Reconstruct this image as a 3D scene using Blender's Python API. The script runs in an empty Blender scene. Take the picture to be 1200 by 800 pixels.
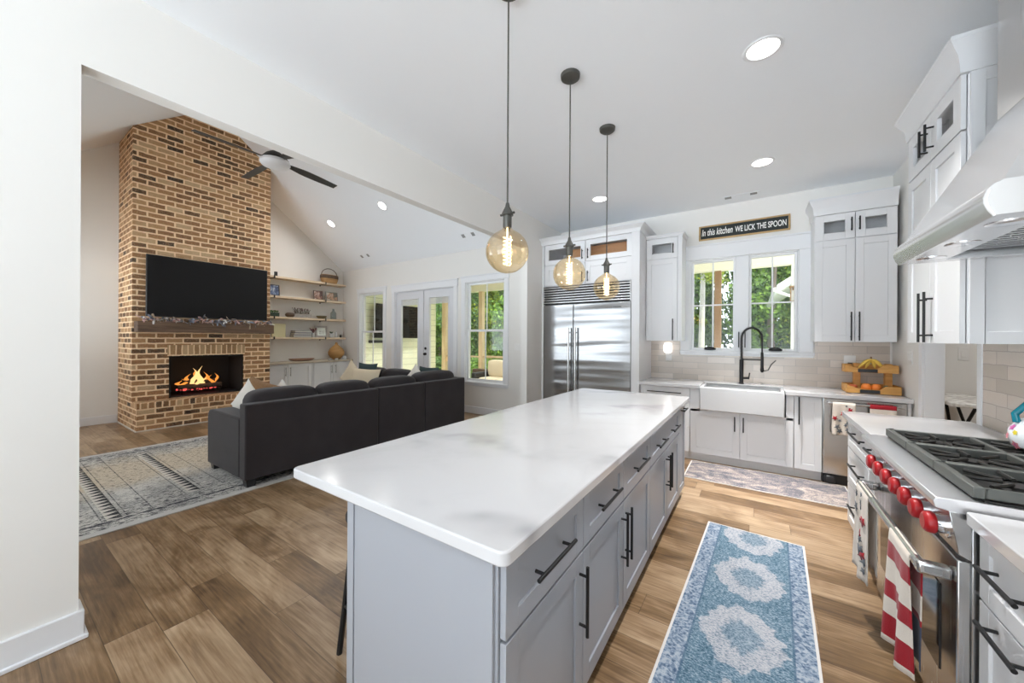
import bpy, bmesh, math, random
from mathutils import Matrix, Vector
R = math.radians
random.seed(7)
SC = bpy.context.scene
COL = SC.collection
# ------------------------------------------------------------------ camera, light, exposure
cd = bpy.data.cameras.new('camera'); cam = bpy.data.objects.new('camera', cd); COL.objects.link(cam)
cd.sensor_width = 36.0; cd.lens = 426.4 / 1200 * 36.0; cd.shift_y = -2.69 / 1200; cd.clip_start = 0.02; cd.clip_end = 300
cam.matrix_world = Matrix.Translation((0, 0, 1.45)) @ Matrix.Rotation(0.58924, 4, 'Z') @ Matrix.Rotation(R(90), 4, 'X') @ Matrix.Rotation(0.005515, 4, 'Z')
SC.camera = cam
w = bpy.data.worlds.new('World'); SC.world = w; w.use_nodes = True
bg = w.node_tree.nodes['Background']; bg.inputs[0].default_value = (0.84, 0.93, 1.0, 1); bg.inputs[1].default_value = 1.0
_t = w.node_tree; _g = _t.nodes.new('ShaderNodeTexCoord'); _x = _t.nodes.new('ShaderNodeSeparateXYZ'); _m = _t.nodes.new('ShaderNodeMapRange')  # ground half below the horizon boosted as ceiling fill, hazy sky above
_m.inputs[1].default_value = -.05; _m.inputs[2].default_value = .05; _m.inputs[3].default_value = 5.6; _m.inputs[4].default_value = 2.0
_t.links.new(_g.outputs['Generated'], _x.inputs[0]); _t.links.new(_x.outputs[2], _m.inputs[0]); _t.links.new(_m.outputs[0], bg.inputs[1])
sl = bpy.data.lights.new('sun', 'SUN'); sl.energy = 4.0; sl.angle = R(3); sl.color = (1, .95, .85)
so = bpy.data.objects.new('sun', sl); COL.objects.link(so); so.rotation_euler = Vector((-.5, .22, -.84)).to_track_quat('-Z', 'Y').to_euler()
SC.view_settings.view_transform = 'Standard'; SC.view_settings.look = 'None'; SC.view_settings.gamma = 1
SC.view_settings.use_curve_mapping = False; SC.view_settings.exposure = 0.45
CY = SC.cycles
CY.max_bounces = 10; CY.diffuse_bounces = 8; CY.glossy_bounces = 4; CY.transparent_max_bounces = 12; CY.transmission_bounces = 6
CY.use_denoising = True; CY.sample_clamp_indirect = 6; CY.caustics_reflective = False; CY.caustics_refractive = False
def area(name, loc, rot, sx, sy, energy, color=(1, 1, 1), parent=None, shape='RECTANGLE'):
    l = bpy.data.lights.new(name, 'AREA'); l.shape = shape; l.size = sx; l.size_y = sy; l.energy = energy; l.color = color
    o = bpy.data.objects.new(name, l); COL.objects.link(o); o.location = loc; o.rotation_euler = rot
    if parent: o.parent = parent
    l.spread = R(100)
    return o

# ------------------------------------------------------------------ mesh helpers
class MB:
    def __init__(s): s.v = []; s.f = []; s.m = []
    def add(s, vs, fs, mi=0):
        b = len(s.v); s.v += [tuple(p) for p in vs]
        for f in fs: s.f.append([b + i for i in f]); s.m.append(mi)
        return s
    def box(s, x0, x1, y0, y1, z0, z1, mi=0):
        if x1 < x0: x0, x1 = x1, x0
        if y1 < y0: y0, y1 = y1, y0
        if z1 < z0: z0, z1 = z1, z0
        return s.add([(x0,y0,z0),(x1,y0,z0),(x1,y1,z0),(x0,y1,z0),(x0,y0,z1),(x1,y0,z1),(x1,y1,z1),(x0,y1,z1)],
              [(3,2,1,0),(4,5,6,7),(0,1,5,4),(1,2,6,5),(2,3,7,6),(3,0,4,7)], mi)
    def quad(s, a, b, c, d, mi=0): return s.add([a, b, c, d], [(0, 1, 2, 3)], mi)
    def prism(s, poly, axis, a, b, mi=0):
        n = len(poly)
        def P(p, t): return {'x': (t, p[0], p[1]), 'y': (p[0], t, p[1]), 'z': (p[0], p[1], t)}[axis]
        vs = [P(p, a) for p in poly] + [P(p, b) for p in poly]
        return s.add(vs, [list(range(n))[::-1], list(range(n, 2*n))] + [(i, (i+1) % n, n+(i+1) % n, n+i) for i in range(n)], mi)
    def tube(s, pts, r, n=10, mi=0, caps=True):
        pts = [Vector(p) for p in pts]; k = len(pts); rr = r if isinstance(r, (list, tuple)) else [r]*k
        b = len(s.v); up = None
        for i, p in enumerate(pts):
            t = (pts[min(i+1, k-1)] - pts[max(i-1, 0)]).normalized()
            if up is None: up = Vector((0, 0, 1)) if abs(t.z) < .9 else Vector((1, 0, 0))
            a = t.cross(up).normalized(); c = a.cross(t).normalized(); up = c
            for j in range(n):
                q = 2*math.pi*j/n; s.v.append(tuple(p + (a*math.cos(q) + c*math.sin(q))*rr[i]))
        for i in range(k-1):
            for j in range(n):
                s.f.append([b+i*n+j, b+i*n+(j+1) % n, b+(i+1)*n+(j+1) % n, b+(i+1)*n+j]); s.m.append(mi)
        if caps:
            s.f.append([b+j for j in range(n)][::-1]); s.m.append(mi)
            s.f.append([b+(k-1)*n+j for j in range(n)]); s.m.append(mi)
        return s
    def lathe(s, prof, c=(0, 0, 0), n=24, mi=0, axis='z', caps=True):
        b = len(s.v); k = len(prof)
        for r, z in prof:
            for j in range(n):
                q = 2*math.pi*j/n; x, y = r*math.cos(q), r*math.sin(q)
                p = (x, y, z) if axis == 'z' else ((z, x, y) if axis == 'x' else (y, z, x))
                s.v.append((c[0]+p[0], c[1]+p[1], c[2]+p[2]))
        for i in range(k-1):
            for j in range(n):
                s.f.append([b+i*n+j, b+i*n+(j+1) % n, b+(i+1)*n+(j+1) % n, b+(i+1)*n+j]); s.m.append(mi)
        if caps and prof[0][0] > 1e-5: s.f.append([b+j for j in range(n)][::-1]); s.m.append(mi)
        if caps and prof[-1][0] > 1e-5: s.f.append([b+(k-1)*n+j for j in range(n)]); s.m.append(mi)
        return s
    def loft(s, rings, mi=0, closed=True, caps=True):
        b = len(s.v); n = len(rings[0])
        for r in rings: s.v += [tuple(p) for p in r]
        for i in range(len(rings)-1):
            for j in range(n if closed else n-1):
                s.f.append([b+i*n+j, b+i*n+(j+1) % n, b+(i+1)*n+(j+1) % n, b+(i+1)*n+j]); s.m.append(mi)
        if caps and closed:
            s.f.append([b+j for j in range(n)][::-1]); s.m.append(mi)
            s.f.append([b+(len(rings)-1)*n+j for j in range(n)]); s.m.append(mi)
        return s
    def soft(s, x0, x1, y0, y1, z0, z1, p=6, n=8, mi=0):
        c = ((x0+x1)/2, (y0+y1)/2, (z0+z1)/2); h = ((x1-x0)/2, (y1-y0)/2, (z1-z0)/2)
        for ax in range(3):
            for sg in (-1, 1):
                vs = []; fs = []
                for i in range(n+1):
                    for j in range(n+1):
                        q = [0, 0, 0]; q[ax] = sg
                        q[(ax+1) % 3] = math.sin((2*i/n-1)*math.pi/2)**1; q[(ax+2) % 3] = math.sin((2*j/n-1)*math.pi/2)
                        l = sum(abs(t)**p for t in q)**(1/p)
                        vs.append(tuple(c[t] + h[t]*q[t]/l for t in range(3)))
                for i in range(n):
                    for j in range(n):
                        f = [i*(n+1)+j, (i+1)*(n+1)+j, (i+1)*(n+1)+j+1, i*(n+1)+j+1]
                        fs.append(f if sg > 0 else f[::-1])
                s.add(vs, fs, mi)
        return s
    def pillow(s, w, h, t, mat=Matrix(), n=12, mi=0):
        def pt(u, v, sg):
            x = u*w/2*(1-.09*(1-v*v)*u*u); y = v*h/2*(1-.09*(1-u*u)*v*v)
            z = sg*t/2*(max(0, 1-u*u)**.55)*(max(0, 1-v*v)**.55)
            return tuple(mat @ Vector((x, y, z)))
        for sg in (-1, 1):
            vs = [pt(2*i/n-1, 2*j/n-1, sg) for i in range(n+1) for j in range(n+1)]
            fs = []
            for i in range(n):
                for j in range(n):
                    f = [i*(n+1)+j, (i+1)*(n+1)+j, (i+1)*(n+1)+j+1, i*(n+1)+j+1]; fs.append(f if sg > 0 else f[::-1])
            s.add(vs, fs, mi)
        return s
    def ball(s, c, r, sc=(1, 1, 1), n=16, mi=0):
        return s.lathe_s([(math.sin(math.pi*i/10), -math.cos(math.pi*i/10)) for i in range(11)], c, r, sc, n, mi)
    def lathe_s(s, prof, c, r, sc, n, mi):
        m2 = MB(); m2.lathe([(a, z) for a, z in prof], (0, 0, 0), n)
        return s.add([(c[0]+x*r*sc[0], c[1]+y*r*sc[1], c[2]+z*r*sc[2]) for x, y, z in m2.v], m2.f, mi)
    def move(s, M, i0=0):
        for i in range(i0, len(s.v)): s.v[i] = tuple(M @ Vector(s.v[i]))
        return s
    def build(s, name, mats, parent=None, bevel=0, smooth=38, seg=2):
        if not isinstance(mats, (list, tuple)): mats = [mats]
        me = bpy.data.meshes.new(name)
        bm = bmesh.new(); vs = [bm.verts.new(p) for p in s.v]
        for f, mi in zip(s.f, s.m):
            try: bf = bm.faces.new([vs[i] for i in f]); bf.material_index = mi; bf.smooth = True
            except ValueError: pass
        bmesh.ops.remove_doubles(bm, verts=bm.verts, dist=1e-5)
        bmesh.ops.recalc_face_normals(bm, faces=bm.faces)
        bm.to_mesh(me); bm.free()
        for m in mats: me.materials.append(m)
        me.set_sharp_from_angle(angle=R(smooth))
        o = bpy.data.objects.new(name, me); COL.objects.link(o)
        if parent: o.parent = parent
        if bevel:
            b = o.modifiers.new('bevel', 'BEVEL'); b.width = bevel; b.segments = seg; b.limit_method = 'ANGLE'; b.angle_limit = R(40); b.harden_normals = False
        return o
def tag(o, label, cat, group=None, kind=None):
    o['label'] = label; o['category'] = cat
    if group: o['group'] = group
    if kind: o['kind'] = kind
    return o
def thing(name, label, cat, loc=(0, 0, 0), rz=0, group=None):
    o = bpy.data.objects.new(name, None); COL.objects.link(o); o.location = loc; o.rotation_euler = (0, 0, rz); o.empty_display_size = .05
    return tag(o, label, cat, group)
def solo(mb, name, mats, label, cat, loc=(0, 0, 0), rz=0, group=None, bevel=0, smooth=38, kind=None):
    o = mb.build(name, mats, None, bevel, smooth); o.location = loc; o.rotation_euler = (0, 0, rz)
    return tag(o, label, cat, group, kind)
def struct(mb, name, mats, label, cat, bevel=0): return solo(mb, name, mats, label, cat, bevel=bevel, kind='structure')
def dup(root, loc, label, rz=None, group=None):
    r = root.copy(); COL.objects.link(r); r.location = loc; r['label'] = label
    if rz is not None: r.rotation_euler = (0, 0, rz)
    if group: r['group'] = group
    def rec(src, dst):
        for ch in list(src.children):
            c = ch.copy()
            COL.objects.link(c); c.parent = dst; rec(ch, c)
    rec(root, r); return r

# ------------------------------------------------------------------ materials
def mat(name, col, rough=.5, metal=0., spec=.5, **kw):
    m = bpy.data.materials.new(name); m.use_nodes = True
    b = m.node_tree.nodes['Principled BSDF']
    b.inputs['Base Color'].default_value = (*col, 1); b.inputs['Roughness'].default_value = rough; b.inputs['Metallic'].default_value = metal
    b.inputs['Specular IOR Level'].default_value = spec
    for k, v in kw.items(): b.inputs[k].default_value = v
    return m
class NT:
    def __init__(s, m): s.t = m.node_tree; s.b = s.t.nodes['Principled BSDF']
    def n(s, typ, ins=None, **props):
        x = s.t.nodes.new(typ)
        for k, v in props.items(): setattr(x, k, v)
        for k, v in (ins or {}).items(): s.set(x.inputs[k], v)
        return x
    def set(s, sock, v):
        if hasattr(v, 'is_output') or isinstance(v, bpy.types.NodeSocket): s.t.links.new(v, sock)
        else: sock.default_value = v
    def math(s, op, a, b=0., c=None, clamp=False):
        x = s.t.nodes.new('ShaderNodeMath'); x.operation = op; x.use_clamp = clamp
        s.set(x.inputs[0], a); s.set(x.inputs[1], b)
        if c is not None: s.set(x.inputs[2], c)
        return x.outputs[0]
    def sep(s, v): x = s.n('ShaderNodeSeparateXYZ', {0: v}); return x.outputs
    def comb(s, x, y, z=0.): return s.n('ShaderNodeCombineXYZ', {0: x, 1: y, 2: z}).outputs[0]
    def pos(s): return s.n('ShaderNodeNewGeometry').outputs['Position']
    def obj(s): return s.n('ShaderNodeTexCoord').outputs['Object']
    def ramp(s, fac, stops, interp='LINEAR'):
        x = s.n('ShaderNodeValToRGB', {0: fac}); e = x.color_ramp; e.interpolation = interp
        while len(e.elements) < len(stops): e.elements.new(.5)
        for el, (p, c) in zip(e.elements, stops): el.position = p; el.color = (*c, 1)
        return x.outputs[0]
    def noise(s, v, scale, detail=3., rough=.55, dist=0.):
        return s.n('ShaderNodeTexNoise', {'Vector': v, 'Scale': scale, 'Detail': detail, 'Roughness': rough, 'Distortion': dist}).outputs[0]
    def mapv(s, v, sc=(1, 1, 1), loc=(0, 0, 0), rot=(0, 0, 0)):
        return s.n('ShaderNodeMapping', {'Vector': v, 'Scale': sc, 'Location': loc, 'Rotation': rot}).outputs[0]
    def mix(s, f, a, b, mode='MIX'):
        x = s.n('ShaderNodeMix', data_type='RGBA', blend_type=mode)
        s.set(x.inputs[0], f)
        for i, c in ((6, a), (7, b)): s.set(x.inputs[i], c if not isinstance(c, tuple) else (*c, 1))
        return x.outputs[2]
    def color(s, c): s.set(s.b.inputs['Base Color'], c)
    def bump(s, h, strength=.3, dist=.01): 
        x = s.n('ShaderNodeBump', {'Height': h, 'Strength': strength, 'Distance': dist}); s.t.links.new(x.outputs[0], s.b.inputs['Normal'])
    def smooth(s, v, a, b): return s.n('ShaderNodeMapRange', {0: v, 1: a, 2: b, 3: 0., 4: 1.}, interpolation_type='SMOOTHSTEP').outputs[0]
WHITE = mat('white_cabinet_paint', (.74, .745, .76), .35)
TRIMW = mat('white_trim_paint', (.79, .80, .82), .35)
WALL = mat('warm_wall_paint', (.80, .785, .755), .8)
CEIL = mat('ceiling_paint', (.91, .935, .97), .9)
GREY = mat('grey_cabinet_paint', (.335, .35, .385), .38)
BLACK = mat('matte_black_metal', (.012, .012, .013), .4, .3)
BLACKP = mat('black_plastic', (.02, .02, .022), .35)
BRONZE = mat('dark_pewter', (.09, .088, .08), .45, .6)
CHROME = mat('chrome', (.8, .8, .82), .12, 1.)
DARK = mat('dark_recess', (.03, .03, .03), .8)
SCREEN = mat('dark_screen', (.006, .006, .0065), .45, 0, .25)
PORC = mat('white_porcelain', (.58, .585, .595), .12)
PLASTIC = mat('white_plastic', (.82, .81, .79), .4)
GRATE = mat('grey_cast_iron', (.13, .135, .125), .5, .4)
GRATED = mat('black_cast_iron', (.035, .034, .032), .4, .4)
BURN = mat('black_burner', (.015, .014, .013), .5)
RED = mat('red_knob', (.40, .008, .012), .35)
CREAM = mat('cream_fabric', (.66, .57, .42), .95)
OFFW = mat('off_white_fabric', (.74, .70, .64), .95)
TEAL = mat('dark_teal_fabric', (.03, .055, .06), .95)
LEAF = mat('green_leaf', (.05, .14, .03), .6)
COPPER = mat('amber_glass_base', (.55, .3, .12), .3)
def steel(name, col=(.60, .60, .60), rough=.24, axis=2, amt=.04, fine=.16):
    m = mat(name, col, rough, 1.); t = NT(m)
    sc = [3, 3, 3]; sc[axis] = .25
    sc2 = [140, 140, 140]; sc2[axis] = 1.2
    n = t.noise(t.mapv(t.obj(), tuple(sc)), 1., 2); 
    g = t.noise(t.mapv(t.obj(), tuple(sc2)), 1., 1)
    t.set(t.b.inputs['Roughness'], t.math('MULTIPLY_ADD', g, fine, rough-fine*.5))
    t.bump(n, amt, .1); return m
STEEL = steel('brushed_steel'); STEELB = steel('bullnose_steel', (.86, .86, .88), .34, 0, .03, .03); STEELF = steel('brushed_steel_door', (.37, .37, .375), .2, 0, .35)
STEELH = steel('hood_steel', (.80, .80, .81), .27, 0, .02, .0)
def glassmat(name, tint=(1, 1, 1), refl=.06, edge=.5, rough=.0):
    m = bpy.data.materials.new(name); m.use_nodes = True; t = m.node_tree; t.nodes.remove(t.nodes['Principled BSDF'])
    tr = t.nodes.new('ShaderNodeBsdfTransparent'); tr.inputs[0].default_value = (*tint, 1)
    gl = t.nodes.new('ShaderNodeBsdfGlossy'); gl.inputs['Roughness'].default_value = rough
    lw = t.nodes.new('ShaderNodeLayerWeight'); lw.inputs[0].default_value = .35
    mr = t.nodes.new('ShaderNodeMapRange'); mr.inputs[3].default_value = refl; mr.inputs[4].default_value = edge
    mx = t.nodes.new('ShaderNodeMixShader')
    t.links.new(lw.outputs['Facing'], mr.inputs[0]); t.links.new(mr.outputs[0], mx.inputs[0])
    t.links.new(tr.outputs[0], mx.inputs[1]); t.links.new(gl.outputs[0], mx.inputs[2]); t.links.new(mx.outputs[0], t.nodes['Material Output'].inputs[0])
    return m
GLASS = glassmat('window_glass', (1, 1, 1), .015, .14)
AMBER = glassmat('amber_glass', (1.0, .87, .66), .05, .5)
BOTTLE = glassmat('bottle_glass', (.62, .68, .68), .08, .6)
def emis(name, col, s):
    m = bpy.data.materials.new(name); m.use_nodes = True; t = m.node_tree; t.nodes.remove(t.nodes['Principled BSDF'])
    e = t.nodes.new('ShaderNodeEmission'); e.inputs[0].default_value = (*col, 1); e.inputs[1].default_value = s
    t.links.new(e.outputs[0], t.nodes['Material Output'].inputs[0]); return m
LAMP = emis('lamp_lens', (1, .98, .95), 5.0)
FILA = emis('glowing_filament', (1, .80, .48), 4.5)
NIGHT = emis('night_light_glow', (1, .96, .92), 1.6)
FLAME = emis('flame', (1, .34, .06), .8); FLAMEY = emis('flame_core', (1, .62, .24), 1.05); EMBER = emis('ember', (1, .12, .10), .8)
def brickmat(name, bw, bh, mortar, tones, mcol, swap=None, rough=.85, bstr=.6, off=.5, speck=.35, mn=.02):
    m = mat(name, (.5, .4, .3), rough); t = NT(m); p = t.sep(t.pos()); wob = t.math('SUBTRACT', t.noise(t.pos(), 11., 3), .5)
    if swap == 'top': u, v = p[1], p[0]
    elif swap == 'vert': u, v = p[2], t.math('ADD', p[0], p[1])
    else: u, v = t.math('ADD', p[0], p[1]), p[2]
    u = t.math('ADD', u, t.math('MULTIPLY', wob, mn*.8)); v = t.math('ADD', v, t.math('MULTIPLY', wob, mn))
    vr = t.math('DIVIDE', v, bh); row = t.math('FLOOR', vr); fv = t.math('SUBTRACT', vr, row)
    uu = t.math('ADD', t.math('DIVIDE', u, bw), t.math('MULTIPLY', t.math('FLOORED_MODULO', row, 2.), off)); cl = t.math('FLOOR', uu); fu = t.math('SUBTRACT', uu, cl)
    du = t.math('MULTIPLY', t.math('MINIMUM', fu, t.math('SUBTRACT', 1., fu)), bw); dv = t.math('MULTIPLY', t.math('MINIMUM', fv, t.math('SUBTRACT', 1., fv)), bh)
    mk = t.math('SUBTRACT', 1., t.smooth(t.math('MINIMUM', du, dv), mortar*.55, mortar*1.25))
    wn = t.n('ShaderNodeTexWhiteNoise', {'Vector': t.comb(cl, row)}, noise_dimensions='2D').outputs[0]
    sp = t.noise(t.pos(), 55., 4, .7); md = t.noise(t.pos(), 14., 3)
    c = t.ramp(t.math('ADD', wn, t.math('MULTIPLY', t.math('SUBTRACT', md, .5), speck)), tones)
    c = t.mix(t.math('MULTIPLY', t.smooth(sp, .5, .75), speck), c, mcol)
    c = t.mix(mk, c, mcol); t.color(c)
    h = t.math('ADD', t.math('SUBTRACT', 1., mk), t.math('MULTIPLY', sp, .35))
    t.bump(h, bstr, .008); return m
BT = [(0, (.065, .04, .026)), (.08, (.13, .07, .034)), (.28, (.28, .138, .062)), (.52, (.39, .20, .088)), (.78, (.47, .265, .125)), (1, (.56, .38, .22))]
MORT = (.90, .66, .42)
BRICK = brickmat('brick', .225, .0845, .0128, BT, MORT)
BRICKV = brickmat('brick_upright', .30, .083, .0105, BT, MORT, 'vert')
BRICKT = brickmat('brick_flat', .30, .083, .0105, BT, MORT, 'top')
TT = [(0, (.50, .44, .38)), (.35, (.57, .50, .435)), (.7, (.63, .555, .485)), (1, (.69, .62, .555))]
TILE = brickmat('glazed_tile', .31, .082, .0026, TT, (.42, .38, .35), None, .16, .22, .37, .12, .012)
def woodfloor():
    m = mat('plank_floor', (.3, .2, .12), .34); t = NT(m); q = t.sep(t.pos()); bw, bh = 1.35, .18
    vr = t.math('DIVIDE', q[1], bh); row = t.math('FLOOR', vr); fv = t.math('SUBTRACT', vr, row)
    rn = t.n('ShaderNodeTexWhiteNoise', {'W': row}, noise_dimensions='1D').outputs[0]
    uu = t.math('ADD', t.math('DIVIDE', q[0], bw), rn); cl = t.math('FLOOR', uu); fu = t.math('SUBTRACT', uu, cl)
    du = t.math('MULTIPLY', t.math('MINIMUM', fu, t.math('SUBTRACT', 1., fu)), bw); dv = t.math('MULTIPLY', t.math('MINIMUM', fv, t.math('SUBTRACT', 1., fv)), bh)
    seam = t.math('SUBTRACT', 1., t.smooth(t.math('MINIMUM', du, dv), .0004, .0022))
    wn = t.n('ShaderNodeTexWhiteNoise', {'Vector': t.comb(cl, row)}, noise_dimensions='2D').outputs[0]
    v = t.comb(q[0], q[1], t.math('MULTIPLY', wn, 17.))
    cath = t.n('ShaderNodeTexWave', {'Vector': t.mapv(v, (.55, 5.5, 1)), 'Scale': 1.6, 'Distortion': 11., 'Detail': 3., 'Detail Scale': 1.6, 'Detail Roughness': .6}, bands_direction='Y').outputs[1]
    g2 = t.noise(t.mapv(v, (3.5, 85, 1)), 1., 4, .65); big = t.noise(t.mapv(v, (1.6, 3.6, 1)), 1., 3, .6, 1.2); knot = t.smooth(t.noise(t.mapv(v, (2.6, 7, 1)), 1., 2, .5, .6), .66, .78)
    f = t.math('ADD', t.math('ADD', t.math('MULTIPLY', cath, .045), t.math('MULTIPLY', g2, .40)), t.math('ADD', t.math('MULTIPLY', big, .55), t.math('MULTIPLY', t.math('SUBTRACT', wn, .5), .24)))
    c = t.ramp(f, [(.28, (.085, .046, .021)), (.43, (.19, .112, .053)), (.54, (.30, .194, .11)), (.70, (.455, .325, .205))])
    c = t.mix(t.math('MULTIPLY', knot, .45), c, (.06, .033, .018)); c = t.mix(t.math('MULTIPLY', seam, .7), c, (.04, .024, .014)); t.color(c)
    t.set(t.b.inputs['Roughness'], t.math('MULTIPLY_ADD', g2, .2, .28))
    t.bump(t.math('SUBTRACT', t.math('MULTIPLY', g2, .5), seam), .12, .003); return m
FLOOR = woodfloor()
def woodmat(name, c1, c2, sc=(2, 30, 30), rough=.55):
    m = mat(name, c1, rough); t = NT(m); g = t.noise(t.mapv(t.obj(), sc), 1., 4, .6, .6)
    t.color(t.ramp(g, [(.3, c1), (.7, c2)])); t.bump(g, .15, .005); return m
MANTEL = woodmat('rough_mantel_wood', (.055, .032, .02), (.20, .12, .075), (22, 1.6, 22), .7)
PINE = woodmat('pale_pine', (.66, .48, .27), (.82, .64, .42), (14, 14, 1.5))
SHELFW = woodmat('shelf_pine', (.62, .48, .33), (.78, .64, .47), (20, 1.5, 20))
POSTB = woodmat('stained_post', (.22, .12, .05), (.33, .19, .09), (14, 14, 1.5))
BAMBOO = woodmat('bamboo', (.50, .23, .05), (.72, .39, .11), (3, 30, 30), .45)
BOARD = woodmat('cutting_board_wood', (.38, .17, .06), (.55, .28, .12), (2, 20, 20), .5)
WICK = woodmat('wicker', (.32, .17, .06), (.58, .36, .16), (4, 4, 60), .7)
GREYWOOD = woodmat('grey_wood', (.28, .26, .24), (.42, .39, .36), (30, 3, 30), .7)
RATTAN = woodmat('brown_rattan', (.07, .045, .03), (.14, .09, .06), (30, 30, 30), .7)
STONE = mat('tan_stone_top', (.50, .43, .34), .35)
def quartz():
    m = mat('white_quartz', (.83, .83, .84), .13); t = NT(m); o = t.pos()
    wv = t.n('ShaderNodeTexWave', {'Vector': t.mapv(o, (1, 1, 1), (0, 0, 0), (0, 0, R(62))), 'Scale': .36, 'Distortion': 13., 'Detail': 4., 'Detail Scale': 1.1, 'Detail Roughness': .55}).outputs[1]
    v = t.math('POWER', wv, 9.); n = t.smooth(t.noise(o, 1.7, 3), .42, .62)
    cl = t.smooth(t.noise(o, 2.4, 4, .6, 1.2), .45, .75)
    f = t.math('ADD', t.math('MULTIPLY', t.math('MULTIPLY', v, n), 1.0), t.math('MULTIPLY', cl, .13), clamp=True)
    t.color(t.mix(f, (.60, .598, .61), (.36, .355, .37))); return m
QUARTZ = quartz()
def fabric(name, c1, c2, sc=260., bs=.4):
    m = mat(name, c1, .95, 0, .2); t = NT(m); a = t.noise(t.obj(), sc, 2, .6); b = t.noise(t.obj(), 5., 3)
    t.color(t.mix(t.math('MULTIPLY_ADD', b, .5, t.math('MULTIPLY', a, .5)), c1, c2)); t.bump(a, bs, .003)
    t.b.inputs['Sheen Weight'].default_value = .15; return m
SOFA = fabric('charcoal_upholstery', (.022, .019, .021), (.060, .053, .057))
TOWEL = fabric('cream_towel', (.66, .58, .50), (.78, .71, .63))
REDT = fabric('red_towel', (.27, .010, .018), (.40, .022, .032)); NAVY = fabric('navy_print', (.03, .04, .07), (.07, .085, .13))
GREYP = fabric('grey_print', (.10, .11, .125), (.15, .16, .18))
FUR = fabric('tan_fur', (.16, .08, .035), (.42, .25, .13), 60., 1.)
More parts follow.
